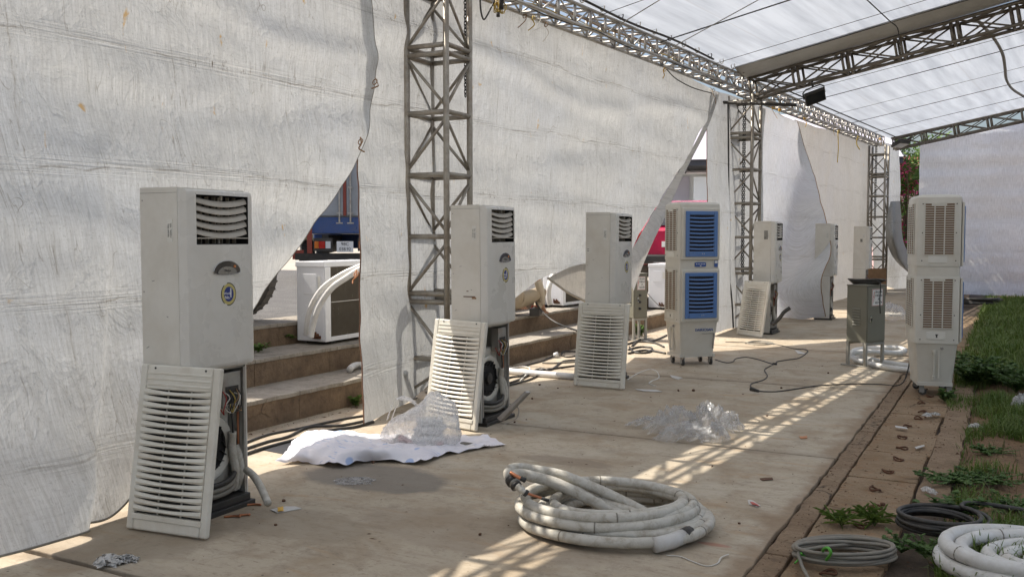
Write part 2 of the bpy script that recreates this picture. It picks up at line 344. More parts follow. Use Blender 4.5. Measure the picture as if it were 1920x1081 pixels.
    pm('cable_white', (.62, .60, .55), .5, dirt=(.4, .34, .26)); pm('copper', (.60, .25, .13), .35, .85, var=.2, dirt=(.16, .07, .05), damt=.5); pm('pvc_white', (.74, .75, .76), .35, dirt=(.5, .45, .4), damt=.3)
    pm('green_tie', (.10, .38, .05), .5); pm('yellow_tie', (.62, .36, .03), .55); pm('orange_tie', (.50, .22, .10), .6); pm('wire_red', (.35, .05, .04), .5); pm('wire_yellow', (.5, .36, .08), .5); pm('brown_tie', (.28, .17, .09), .7)
    pm('litter_white', (.56, .55, .53), .55, var=.1, dirt=(.4, .34, .27), damt=.4, dsc=12); pm('litter_red', (.5, .12, .10), .5); pm('litter_brown', (.11, .055, .03), .8)
    pm('under_sheet', (.03, .03, .032), .5)
    # printed sheet: white coated fabric with pale blue round marks
    n = NT('print_sheet'); v = n.co(); b = n.mix(n.ramp(n.noise(v, 3, 5), .3, .7), (.72, .70, .76), (.80, .79, .83)); d = n.vor(n.co(loc=(.31, .12, 0)), 4.2)
    b = n.mix(n.ramp(d, .16, .19, .75, 0), b, (.22, .36, .66)); b = n.mix(n.ramp(d, .06, .08, .9, 0), b, (.74, .73, .78)); st = n.noise(n.co(scale=(6, 30, 1)), 2.4, 2)
    b = n.mix(n.math('MULTIPLY', n.ramp(st, .60, .63), n.ramp(n.noise(v, 3.1, 2), .5, .56, 0, .6)), b, (.30, .42, .68)); n.set(b, .45, 0, n.bump(n.noise(v, 12, 5, .6, .7), .25, .01))
    # thin clear film: mostly see-through, milky where it bunches, glossy creases
    def film(name, milk, colr=(.86, .86, .86), trc=(.96, .96, .96)):
        n = NT(name); v = n.co(); nz = n.noise(v, 14, 6, .7, 1.0); rd = n.ramp(n.math('ABSOLUTE', n.math('SUBTRACT', nz, .5)), 0, .07, 1, 0)
        nm = n.bump(n.math('ADD', nz, n.math('MULTIPLY', n.noise(v, 40, 4), .4)), .9, .02)
        tr = n.nd('BsdfTransparent'); tr.inputs[0].default_value = (*trc, 1); gl = n.nd('BsdfGlossy'); gl.inputs['Roughness'].default_value = .16; n.ln(nm, gl.inputs['Normal'])
        df = n.nd('BsdfDiffuse'); df.inputs[0].default_value = (*colr, 1); n.ln(nm, df.inputs['Normal']); tl = n.nd('BsdfTranslucent'); tl.inputs[0].default_value = (*colr, 1); n.ln(nm, tl.inputs['Normal'])
        a = n.nd('MixShader'); a.inputs[0].default_value = .5; n.ln(df.outputs[0], a.inputs[1]); n.ln(tl.outputs[0], a.inputs[2])
        m1 = n.nd('MixShader'); n.ln(n.math('ADD', n.math('MULTIPLY', rd, milk*.9), milk), m1.inputs[0]); n.ln(tr.outputs[0], m1.inputs[1]); n.ln(a.outputs[0], m1.inputs[2])
        fr = n.nd('LayerWeight'); fr.inputs[0].default_value = .35; m2 = n.nd('MixShader'); n.ln(n.ramp(fr.outputs['Facing'], .0, 1.0, .05, .32), m2.inputs[0])
        n.ln(m1.outputs[0], m2.inputs[1]); n.ln(gl.outputs[0], m2.inputs[2]); n.ln(m2.outputs[0], n.o.inputs[0])
    film('clear_film', .12, (.95, .95, .95), (1, 1, 1)); film('bag_film', .40, (.97, .97, .97), (1, 1, 1)); film('puddle_film', .30, (.7, .7, .7))
    # plants
    def leaf(name, c1, c2, tr=.3):
        n = NT(name); v = n.co(); oi = n.nd('ObjectInfo'); b = n.mix(n.ramp(n.noise(v, 7, 4), .3, .7), c1, c2); b = n.mix(n.ramp(n.noise(v, 45, 3), .5, .7, 0, .5), b, tuple(x*.55 for x in c1))
        n.set(b, .55); tl = n.nd('BsdfTranslucent'); n.ln(b, tl.inputs[0]); mx = n.nd('MixShader'); mx.inputs[0].default_value = tr; n.ln(n.b.outputs[0], mx.inputs[1]); n.ln(tl.outputs[0], mx.inputs[2]); n.ln(mx.outputs[0], n.o.inputs[0])
    leaf('grass', (.085, .155, .022), (.16, .215, .048)); leaf('weed', (.06, .135, .024), (.11, .19, .045)); leaf('dry_blade', (.17, .14, .06), (.12, .12, .045)); leaf('bloom', (.78, .04, .30), (.80, .08, .18)); leaf('leaf_bright', (.10, .20, .03), (.17, .27, .06))
    pm('bark', (.12, .085, .06), .9, bump=.5)
    # vehicles, houses, person
    pm('truck_blue', (.025, .075, .24), .35, var=.15, dirt=(.12, .11, .10), damt=.4); pm('truck_grey', (.34, .36, .38), .45, var=.1, dirt=(.22, .2, .18), damt=.4); pm('truck_red', (.27, .05, .03), .5, var=.2); pm('dark_metal', (.035, .033, .03), .6, .3, var=.3, dirt=(.10, .08, .06), damt=.4)
    pm('lamp_red', (.45, .02, .015), .2); pm('lamp_orange', (.6, .16, .02), .2); pm('lamp_clear', (.7, .7, .7), .15); pm('car_red', (.42, .012, .06), .18, var=.05); pm('car_white', (.75, .76, .78), .2, var=.03); pm('glass_dark', (.02, .022, .026), .08); pm('chrome', (.6, .6, .6), .2, .9)
    pm('house_white', (.72, .74, .74), .7, var=.05, vs_=2); pm('house_roof', (.56, .54, .62), .6, var=.08); pm('house_pink', (.62, .42, .42), .7); pm('roof_red', (.36, .10, .09), .6, var=.15); pm('eave_dark', (.06, .06, .065), .6); pm('brick_tan', (.5, .36, .2), .8, var=.2, vs_=12)
    pm('skin', (.42, .24, .16), .55); pm('khaki', (.33, .275, .20), .85, var=.12, vs_=10, bump=.2, bsc=40); pm('shirt', (.58, .63, .72), .8, var=.08, bump=.2, bsc=40); pm('hair', (.02, .016, .014), .6); pm('sleeve', (.48, .43, .35), .85, var=.1, bump=.2, bsc=40)
    pm('wood', (.20, .12, .065), .8, var=.3, vs_=10)
make_materials()

# ================================================================== THE SETTING
def structure(o): o['kind'] = 'structure'; return o
def sheet_grid(x0, x1, y0, y1, nx, ny, zf):
    m = MB(); vs = []; fs = []
    for j in range(ny+1):
        for i in range(nx+1):
            x = x0+(x1-x0)*i/nx; y = y0+(y1-y0)*j/ny; vs.append((x, y, zf(x, y)))
    for j in range(ny):
        for i in range(nx): a = j*(nx+1)+i; fs.append((a, a+1, a+nx+2, a+nx+1))
    return m.add(vs, fs)
def fbm(x, y, s, seed=0): return noise.fractal(V((x*s+seed, y*s-seed, seed*1.7)), 1.0, 2.0, 4)

structure(MB().bx(-400, 400, -400, 400, -.5, -.09).build('ground', 'outer_ground'))
EX = -1.03                      # right edge of the slabs
RX = [-5.28, -5.78, -6.32]      # risers of the steps
RZ = [.245, .48, .70]
# concrete slabs with open joints, each its own piece
pav = structure(MB().bx(-5.34, -.26, -6, 34, -.085, -.045).build('paving', 'dark_soil'))
ys = [-6, -.9, 2.88, 6.76, 9.95, 13.2, 16.6, 20.1, 23.6, 27.2, 31]
def jagged(p, q, n, amp, seed):
    out = []
    for i in range(n):
        t = i/n; a = V(p).lerp(V(q), t); d = (V(q)-V(p)).normalized(); nn = V((-d.y, d.x, 0))
        out.append(a+nn*(amp*noise.fractal(V((a.x*6+seed, a.y*6, seed)), 1, 2, 4) if 0 < i else 0))
    return out
def slab(x0, x1, y0, y1, z0, z1, name, mat, parent, amp=(.004,)*4, sd=0, bev=.006):
    c = [(x0, y0, z0), (x1, y0, z0), (x1, y1, z0), (x0, y1, z0)]; pts = []
    for k in range(4):
        ln_ = (V(c[k])-V(c[(k+1) % 4])).length; pts += jagged(c[k], c[(k+1) % 4], max(6, int(ln_/.09)), amp[k], sd+k*3.1)
    return MB().prism(pts, (0, 0, z1-z0)).build(name, mat, parent, bevel=bev)
for i in range(len(ys)-1):
    g = .019
    slab(-5.3, EX-.004, ys[i]+g, ys[i+1]-g, -.04, .001*((i*7) % 3), 'slab', 'paving', pav, (.006, .016, .006, .001), i)
# brown drain: inner kerb strip, covers with lifting rings, outer kerb strip
drain = structure(MB().bx(-1.02, -.28, 1.3, 31, -.084, -.05).build('drain_channel', 'dark_soil'))
for i in range(9):
    y0 = 1.3+i*3.3; slab(EX+.004, -.908, y0+.006, y0+3.29, -.06, -.012, 'kerb_strip', 'drain_concrete', drain, (.004, .008, .004, .014), 40+i)
for i in range(5):
    y0 = 3.7+i*3.3 if i else 5.9; slab(-.455, -.285+.02*(i % 2), y0+.01, 3.7+(i+1)*3.3, -.06, -.010-.004*(i % 2), 'kerb_strip', 'drain_concrete', drain, (.01, .02, .01, .016), 60+i)
rm = MB().tube([V((cos(a)*.038, sin(a)*.030, .006+.006*sin(2*a))) for a in [2*pi*k/16 for k in range(16)]], .0065, 6, closed=True).mesh('ring', 'rust', 1)
cy0 = 5.52-.84*4
for i in range(22):
    y0 = cy0+i*.842; y1 = y0+.842
    dz = random.uniform(-.012, .0)
    c = slab(-.895, -.475+random.uniform(-.01, .02), y0+.010, y1-.010, -.055, -.010+dz, 'drain_cover', 'cover_concrete', drain, (.012, .007, .012, .007), 80+i, .006)
    if i < 14:
        for k, fy in enumerate((.22, .72)):
            r = link('lifting_ring', rm, c); r.location = (-.69+random.uniform(-.05, .05), y0+.84*fy+random.uniform(-.07, .07), -.007+dz); r.rotation_euler = (random.uniform(-.15, .25), random.uniform(-.1, .1), random.uniform(0, 3))
# soil right of the drain, gently uneven
def soil_z(x, y):
    e = min(1, max(0, (x+.30)/.25)); return -.055+.045*e+.035*fbm(x, y, 1.3, 3)*e
structure(sheet_grid(-.32, 9, -4, 33, 70, 200, soil_z).build('soil', 'soil', smooth=1))
# steps up to the road: treads and risers as cast blocks
steps = structure(link('steps', None)); steps['kind'] = 'structure'
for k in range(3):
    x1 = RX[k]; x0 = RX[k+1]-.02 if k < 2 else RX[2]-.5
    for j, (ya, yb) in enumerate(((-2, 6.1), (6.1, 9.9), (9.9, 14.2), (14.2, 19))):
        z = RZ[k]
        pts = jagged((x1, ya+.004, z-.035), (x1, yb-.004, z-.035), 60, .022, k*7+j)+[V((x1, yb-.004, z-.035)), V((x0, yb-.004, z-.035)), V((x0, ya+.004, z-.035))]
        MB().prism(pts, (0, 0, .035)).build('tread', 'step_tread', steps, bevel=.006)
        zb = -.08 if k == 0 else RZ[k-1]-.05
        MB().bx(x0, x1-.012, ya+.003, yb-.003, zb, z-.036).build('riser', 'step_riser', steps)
structure(MB().bx(-80, RX[2]-.45, -30, 19, -.08, .695).build('road', 'asphalt'))
structure(MB().bx(-80, RX[2]-.45, 19.0, 70, -.08, .68).build('parking_ground', 'outer_ground'))
structure(MB().bx(RX[2]-.44, 3.5, 31.02, 70, -.085, -.01).build('pavement', 'outer_ground'))

# ================================================================== TENT
def sheet(name, rows, mat, nu=10, nv=10, amp=.03, seed=0, parent=None, uvf=None, fine=1.0, nrm=None, fold=0., pleats=(), crumple_=0.):
    G = [cr(r, nu) for r in rows]; cols = [cr([G[j][i] for j in range(len(G))], nv) for i in range(len(G[0]))]
    nx = len(cols); ny = len(cols[0]); m = MB(); vs = []; fs = []; uv = []
    for j in range(ny):
        for i in range(nx):
            p = cols[i][j]; q = p*1.0+V((seed*3.1, seed, 0))
            d = noise.noise(q*V((.8, .8, .8)).x)*.9+noise.noise(q*2.1)*.45*fine+noise.noise(q*5.3)*.16*fine
            a = noise.noise(V((q.y*1.6+q.z*1.1, q.z*.7-q.y*.5, seed))); d += (.5-abs(a))*.5*fine+fold*(noise.noise(V((sof(q)*.55+seed, q.z*3.6+.35*sof(q), seed)))*.7+noise.noise(V((sof(q)*2.9+.6*q.z, q.z*.8, seed+5)))*.35)
            if crumple_:
                d += crumple_*((.35-abs(noise.noise(q*5.5)))*1.5+(.3-abs(noise.noise(q*11+V((3, 1, 0)))))*.9+noise.noise(q*24)*.25)
            if pleats:
                sv_ = sof(p)
                for (zc, wd, dp, ph) in pleats:
                    zz = (p.z-zc-.16*sin(sv_*1.1+ph)-.08*noise.noise(V((sv_*1.3, ph, 0))))/wd; d += dp*math.exp(-zz*zz)*(.5+.5*noise.noise(V((sv_*.9, ph*3, 1)))+.3)
            nn = nrm if nrm else TN
            vs.append(p+nn*(amp*d)); uv.append(uvf(p) if uvf else (sof(p)+seed*1.3, p.z))
    for j in range(ny-1):
        for i in range(nx-1): a = j*nx+i; fs.append((a, a+1, a+nx+1, a+nx))
    m.add(vs, fs); m.uv = uv; o = m.build(name, mat, parent, smooth=1)
    o['edge'] = 0; del o['edge']
    return o, dict(left=[vs[j*nx] for j in range(ny)], right=[vs[j*nx+nx-1] for j in range(ny)], bottom=vs[(ny-1)*nx:], top=vs[:nx])
def cord(pts, parent, r=.006, mat='cable_black', n=5): return MB().tube(pts, r, n).build('hem_cord', mat, parent, smooth=1)
G1 = 'side wall tarps'
B = lambda px, py, z=.02: FL(px, py, z)
# A: the big near tarp, its free corner hanging to the right
rowsA = [
 [T(-15, -.2, 4.08), T(-9, -.2, 4.08), TZ(0, 4.08, -.2), TZ(260, 4.08, -.2), TZ(480, 4.08, -.2), TZ(690, 4.08, -.16)],
 [T(-15, -.1, 3.2), T(-9, -.05, 3.2), TP(0, 120, .08), TP(250, 130, .06), TP(480, 140, .0), TP(699, 150, -.13)],
 [T(-15, 0, 2.3), T(-9, .1, 2.3), TP(0, 330, .30), TP(240, 325, .24), TP(465, 300, .10), TP(673, 283, -.10)],
 [T(-15, .15, 1.5), T(-9, .3, 1.5), TP(0, 560, .52), TP(230, 530, .42), TP(420, 470, .22), TP(588, 425, -.04)],
 [T(-15, .25, .7), T(-9, .5, .7), TP(0, 800, .74), TP(205, 740, .62), TP(355, 640, .46), TP(500, 545, .06)],
 [T(-15, .3, .03), T(-9, .75, .03), B(0, 1043, .05), B(140, 985, .03), B(245, 930, .085), TP(405, 690, .33)]]
oA, eA = sheet('side_tarp', rowsA, 'tarp', 20, 24, .045, 1, fold=.9, pleats=((3.25, .11, 1.3, 0), (2.55, .13, -.7, 2), (1.6, .15, .6, 1)))
tag(oA, 'largest dirty white tarp behind the nearest air conditioner, free corner hanging', 'tarp', G1); cord(eA['right'], oA, .0035, 'cable_grey'); cord(eA['bottom'][30:], oA, .007, 'cable_grey')
# B: the tarp behind the first lattice tower, right edge turned back
rowsB = [
 [TZ(664, 4.07, -.2), TZ(772, 4.07, -.2), TZ(905, 4.07, -.2), TZ(1080, 4.07, -.2), TZ(1225, 4.07, -.2), TP(1340, 172, -.2)],
 [TP(665, 140, -.2), TP(772, 150, -.24), TP(900, 165, -.24), TP(1055, 195, -.22), TP(1190, 220, -.22), TP(1325, 215, -.2)],
 [TP(668, 285, -.16), TP(772, 300, -.22), TP(895, 310, -.24), TP(1035, 312, -.24), TP(1160, 312, -.22), TP(1283, 300, -.2)],
 [TP(673, 480, -.06), TP(772, 470, -.2), TP(890, 440, -.24), TP(1015, 412, -.24), TP(1120, 402, -.24), TP(1222, 398, -.2)],
 [TP(677, 650, .06), TP(772, 620, -.16), TP(885, 560, -.22), TP(995, 492, -.24), TP(1085, 470, -.24), TP(1186, 462, -.2)],
 [B(684, 795, .02), TP(768, 748, -.12), TP(880, 655, -.2), TP(972, 552, -.24), TP(1060, 506, -.24), TP(1160, 512, -.2)]]
oB, eB = sheet('side_tarp', rowsB, 'tarp', 16, 24, .04, 2, fold=.8, pleats=((3.35, .11, 1.0, 1), (2.6, .13, -.7, 3)))
tag(oB, 'dirty white tarp behind the nearest lattice tower, right edge turned back diagonally', 'tarp', G1); cord(eB['left'], oB, .006, 'rust')
fold_out = [(1344, 176, -.2), (1322, 245, -.10), (1285, 318, -.06), (1248, 402, -.05), (1213, 478, -.06), (1188, 545, -.1)]
n_ = len(eB['right'])
sheet('turned_edge', [[eB['right'][int(k*(n_-1)/5)], eB['right'][int(k*(n_-1)/5)].lerp(TP(*fold_out[k]), .5)+TN*.05, TP(*fold_out[k])] for k in range(6)], 'tarp_grey', 6, 8, .012, 5, oB)
fl_, fe_ = sheet('folded_corner', [[TP(1027, 521, -.21), TP(1076, 498, -.21), TP(1130, 490, -.21)], [TP(1045, 534, -.20), TP(1085, 528, -.19), TP(1130, 535, -.19)], [TP(1064, 548, -.19), TP(1094, 563, -.18), TP(1130, 587, -.18)]], 'tarp_back', 8, 8, .012, 6, oB)
cord([TP(1027, 521, -.2), TP(1064, 548, -.13), TP(1094, 563, -.1), TP(1130, 587, -.1)], oB, .014, 'tarp_back', 6)
rowsD = [[TZ(1326, 3.98, -.22), TZ(1345, 3.98, -.25), TZ(1368, 3.98, -.22), TZ(1432, 3.98, -.25)], [TP(1325, 300, -.08), TP(1345, 300, -.14), TP(1366, 300, -.12), TP(1430, 300, -.25)],
 [TP(1328, 450, .12), TP(1348, 450, .06), TP(1366, 450, -.02), TP(1430, 450, -.25)], [TP(1333, 625, .14), TP(1349, 622, .08), TP(1366, 616, .0), TP(1430, 606, -.2)]]
oD, eD = sheet('side_tarp', rowsD, 'tarp', 10, 14, .03, 3); tag(oD, 'narrow creased tarp strip behind the second lattice tower', 'tarp', G1); cord(eD['left'], oD, .007, 'rust')
rowsE = [[TP(1420, 193, -.26), TP(1445, 205, -.26), TP(1470, 218, -.26), TP(1494, 228, -.24)], [TP(1420, 300, -.28), TP(1450, 302, -.30), TP(1484, 304, -.28), TP(1517, 306, -.2)],
 [TP(1418, 400, -.26), TP(1452, 400, -.25), TP(1492, 400, -.02), TP(1545, 396, .6)], [TP(1416, 470, -.25), TP(1455, 472, -.15), TP(1500, 475, .25), TP(1556, 468, .95)],
 [TP(1414, 540, -.22), TP(1450, 540, -.1), TP(1490, 540, .35), TP(1541, 525, 1.0)], [TP(1412, 606, -.2), TP(1462, 603, -.05), TP(1500, 599, .4), TP(1546, 593, .85)]]
oE, eE = sheet('side_tarp', rowsE, 'tarp_clean', 10, 10, .04, 4); tag(oE, 'bluish white tarp with curved right edge behind the fourth air conditioner', 'tarp', G1); cord(eE['right'], oE, .008, 'brown_tie')
rowsF = [[TP(1488, 224, -.34), TP(1530, 238, -.34), TP(1580, 248, -.44), TP(1636, 260, -.54)], [TP(1490, 330, -.36), TP(1535, 330, -.40), TP(1585, 330, -.48), TP(1634, 330, -.54)],
 [TP(1500, 440, -.36), TP(1545, 445, -.40), TP(1588, 445, -.46), TP(1634, 440, -.54)], [TP(1500, 580, -.3), TP(1556, 573, -.34), TP(1590, 563, -.42), TP(1634, 552, -.54)]]
oF, eF = sheet('side_tarp', rowsF, 'tarp_grey', 10, 12, .045, 7); tag(oF, 'greyer tarp between the fourth air conditioner and the farthest lattice tower', 'tarp', G1)
# G: the slack tarp at the far corner
rowsG = [[TP(1634, 262, -.54), TP(1650, 266, -.52), TP(1668, 270, -.45), TP(1684, 276, -.35)], [TP(1634, 370, -.54), TP(1652, 372, -.52), TP(1670, 374, -.4), TP(1687, 376, -.25)],
 [TP(1634, 440, -.54), TP(1652, 444, -.5), TP(1672, 448, -.3), TP(1691, 446, -.05)], [TP(1636, 500, -.54), TP(1658, 505, -.45), TP(1684, 508, -.15), TP(1708, 504, .1)], [TP(1636, 528, -.54), TP(1660, 536, -.45), TP(1686, 545, -.15), TP(1712, 556, .1)]]
oG, eG = sheet('side_tarp', rowsG, 'tarp', 10, 10, .05, 8); tag(oG, 'slack tarp right of the farthest lattice tower, grey edge curling over', 'tarp', G1)
sheet('curled_edge', [[TP(1668, 378, .05), TP(1678, 377, .15), TP(1688, 377, .0)], [TP(1664, 400, .1), TP(1677, 408, .3), TP(1690, 415, .1)], [TP(1660, 438, .1), TP(1676, 450, .4), TP(1694, 452, .2)], [TP(1672, 478, .1), TP(1688, 485, .35), TP(1706, 482, .2)], [TP(1698, 508, .1), TP(1704, 510, .25), TP(1711, 500, .2)]], 'tarp_thick', 6, 8, .03, 9, oG)
# H: end wall
s3 = sof(FL(1645, 549))
rowsH = []
for z, b in ((1, 0), (.75, .05), (.5, -.05), (.25, .02), (0, 0)):
    r = []
    for k, o_ in enumerate((0, .8, 1.8, 3.0, 4.2, 6.5, 9, 12.5)):
        p = SP(1722, 400, s3+.25); o0 = (p-T1).dot(TN); off = o0+o_; top = 3.98+.18*min(off, 13-off); r.append(T(s3+.25+b+.05*sin(o_*2.3+z*3), off, top*z+.02))
    rowsH.append(r)
oH, eH = sheet('end_tarp', rowsH, 'tarp_white', 12, 16, .09, 11, fold=1.0, nrm=-TU, uvf=lambda p: ((p-T1).dot(TN), p.z)); tag(oH, 'clean white tarp closing the far end of the tent', 'tarp')
# right-hand side wall, beyond the grass
rowsR = [[T(s, 13.1+.1*sin(s+z), z) for s in (-15, -8, -2, 4, 10, 16, s3+.2)] for z in (4.2, 2.9, 1.5, .03)]
# ---- lattice towers and trusses
def piece(name, parent, a, b, r, mat, n=8): return MB().tube([a, b], r, n).build(name, mat, parent, smooth=1)
def tower(name, label, base, H, side, rot, group):
    t = thing(name, label, 'lattice tower', base, rot, group); h = side/2; C4 = [(-h, -h), (h, -h), (h, h), (-h, h)]
    for x, y in C4: piece('chord', t, (x, y, 0), (x, y, H), .029, 'truss_steel', 10)
    for x, y in C4: MB().bx(x-.06, x+.06, y-.06, y+.06, 0, .012).build('foot_plate', 'truss_steel', t)
    lv = [.40+.575*k for k in range(int((H-.3)/.575)+1)]; z0 = .05
    for k, z in enumerate(lv):
        zz = (z-.038, z+.038) if k % 4 == 1 else (z,)
        for q in zz:
            for e in range(4):
                (x, y), (u, v_) = C4[e], C4[(e+1) % 4]; piece('rung', t, (x, y, q), (u, v_, q), .024, 'truss_steel')
    prev = .03
    for k, z in enumerate(lv+[H-.05]):
        a, b = prev+.045, z-.06
        if b-a > .1:
            for e in range(4):
                (x, y), (u, v_) = C4[e], C4[(e+1) % 4]
                if (k+e) % 2: a_, b_ = b, a
                else: a_, b_ = a, b
                piece('brace', t, (x, y, a_), (u, v_, b_), .015, 'truss_steel', 6)
        prev = z
    return t
ROT = -math.atan2(TU.x, TU.y)
PT2 = T(sof(FL(1396, 613)), 0, 0); PT3 = T(s3, -.26, 0)
GT = 'lattice towers along the side wall'
tw1 = tower('lattice_tower', 'nearest weathered steel lattice tower, just left of the second air conditioner', T(0, 0, .003), 4.02, .43, ROT+.10, GT)
tw2 = tower('lattice_tower', 'middle steel lattice tower with a long chain, behind the blue cooler', PT2+V((0, 0, .003)), 3.95, .43, ROT, GT)
tw3 = tower('lattice_tower', 'farthest steel lattice tower at the end corner of the tent', PT3+V((0, 0, .003)), 4.1, .43, ROT, GT)
def truss(name, label, p0, p1, w, h, bay, mat, group, xb=False, rc=.026, gaps=True):
    p0 = V(p0); p1 = V(p1); d = (p1-p0); L = d.length; d.normalize(); sd = d.cross(V((0, 0, 1))).normalized(); up = sd.cross(d)
    t = thing(name, label, 'truss', p0, 0, group); Q = lambda l, a, b: d*l+sd*(a*w/2)+up*(b*h/2)
    for a in (-1, 1):
        for b in (-1, 1): piece('chord', t, Q(0, a, b), Q(L, a, b), rc, mat, 10)
    n = max(1, round(L/bay)); bl = L/n
    for k in range(n+1):
        l = min(max(k*bl, .03), L-.03)
        for dl in ((-.045, .045) if (xb and 0 < k < n) else (0,)):
            for a in (-1, 1): piece('upright', t, Q(l+dl, a, -1), Q(l+dl, a, 1), rc*.85, mat, 6)
            for b in (-1, 1): piece('rung', t, Q(l+dl, -1, b), Q(l+dl, 1, b), rc*.8, mat, 6)
        if k < n:
            m_ = bl-.09 if xb else bl; l0 = l+(.045 if xb else 0)
            for a in (-1, 1):
                s_ = (-1)**k
                piece('brace', t, Q(l0, a, -s_), Q(min(l0+m_, L), a, s_), rc*.55, mat, 6)
                if xb: piece('brace', t, Q(l0, a, s_), Q(min(l0+m_, L), a, -s_), rc*.55, mat, 6)
            for b in (-1, 1): piece('brace', t, Q(l0, -(-1)**k, b), Q(min(l0+m_, L), (-1)**k, b), rc*.55, mat, 6)
    return t
s2 = sof(PT2)
truss('eave_truss', 'box truss along the wall top between the first two towers, bundled with wires', T(-.6, -.02, 4.13), T(s2-.05, -.02, 4.13), .26, .23, .38, 'truss_bright', 'eave trusses', rc=.021)
truss('eave_truss', 'box truss along the wall top towards the far corner, yellow ribbons tied on', T(s2+.05, -.02, 4.12), T(s3, -.26, 4.22), .26, .23, .42, 'truss_bright', 'eave trusses', rc=.021)
truss('eave_truss', 'box truss over the largest near tarp', T(-15, -.02, 4.13), T(-.66, -.02, 4.13), .26, .23, .6, 'truss_bright', 'eave trusses', rc=.021)
truss('roof_truss', 'box truss rising from the middle tower under the roof, floodlight hanging from it', T(s2, .12, 4.07), T(s2, 6.45, 4.07+.18*6.33), .32, .31, .78, 'truss_dark', 'roof trusses', True)
truss('roof_truss', 'box truss rising from the far tower above the end tarp', T(s3-.05, .12, 4.12), T(s3-.05, 6.45, 4.12+.18*6.33), .32, .30, .78, 'truss_dark', 'roof trusses', True)
# ---- roof sheets
RZ0 = 4.29
def roof_z(off): return RZ0+.185*(off if off < 6.5 else 13-off)
def roof(name, s0, s1, label, seed, sag=.10):
    rows = []
    for k in range(7):
        s = s0+(s1-s0)*k/6; r = []
        for o_ in (.0, 1.5, 3.2, 5, 6.5, 8, 10, 13.1):
            r.append(T(s, o_, roof_z(o_)-sag*sin(pi*k/6)*(1 if .2 < o_ < 13 else 0)))
        rows.append(r)
    o, e = sheet(name, rows, 'roof', 6, 6, .012, seed, nrm=V((0, 0, 1)), uvf=lambda p: (sof(p), (p-T1).dot(TN)), fine=.4)
    tag(o, label, 'roof sheet', 'tent roof sheets'); return o, e
r1, er1 = roof('roof_sheet', -15, s2-.75, 'translucent white roof sheet over the near bay', 13); cord(er1['bottom'][:30], r1, .012)
r2, er2 = roof('roof_sheet', s2+.12, s3+.25, 'translucent white roof sheet over the far bay', 14)
rf = sheet('roof_flap', [[T(s, o_, roof_z(o_)-.03-dz) for o_ in (.1, 1.5, 3.2, 5, 6.5, 8, 10, 13)] for s, dz in ((s2-.86, -.06), (s2-.5, .05), (s2-.2, .04), (s2+.2, -.05))], 'roof_flap', 5, 5, .015, 15, nrm=V((0, 0, 1)), uvf=lambda p: (sof(p), p.x))[0]
tag(rf, 'grey gutter flap of the roof above the middle roof truss', 'roof flap')
er = MB().tube(cr([T(s, .19, RZ0-.02-.015*sin((s+15)*2.1)) for s in [-15+.6*i for i in range(int((s2+14.2)/.6))]], 3), .015, 6).build('edge_rail', 'dark_metal', smooth=1)
tag(er, 'dark rail along the lower edge of the near roof sheet', 'rail')
er = MB().tube([T(s2+.15, .19, RZ0-.02), T(s3, .19, RZ0+.02)], .013, 6).build('edge_rail', 'dark_metal', smooth=1); tag(er, 'dark rail along the lower edge of the far roof sheet', 'rail')


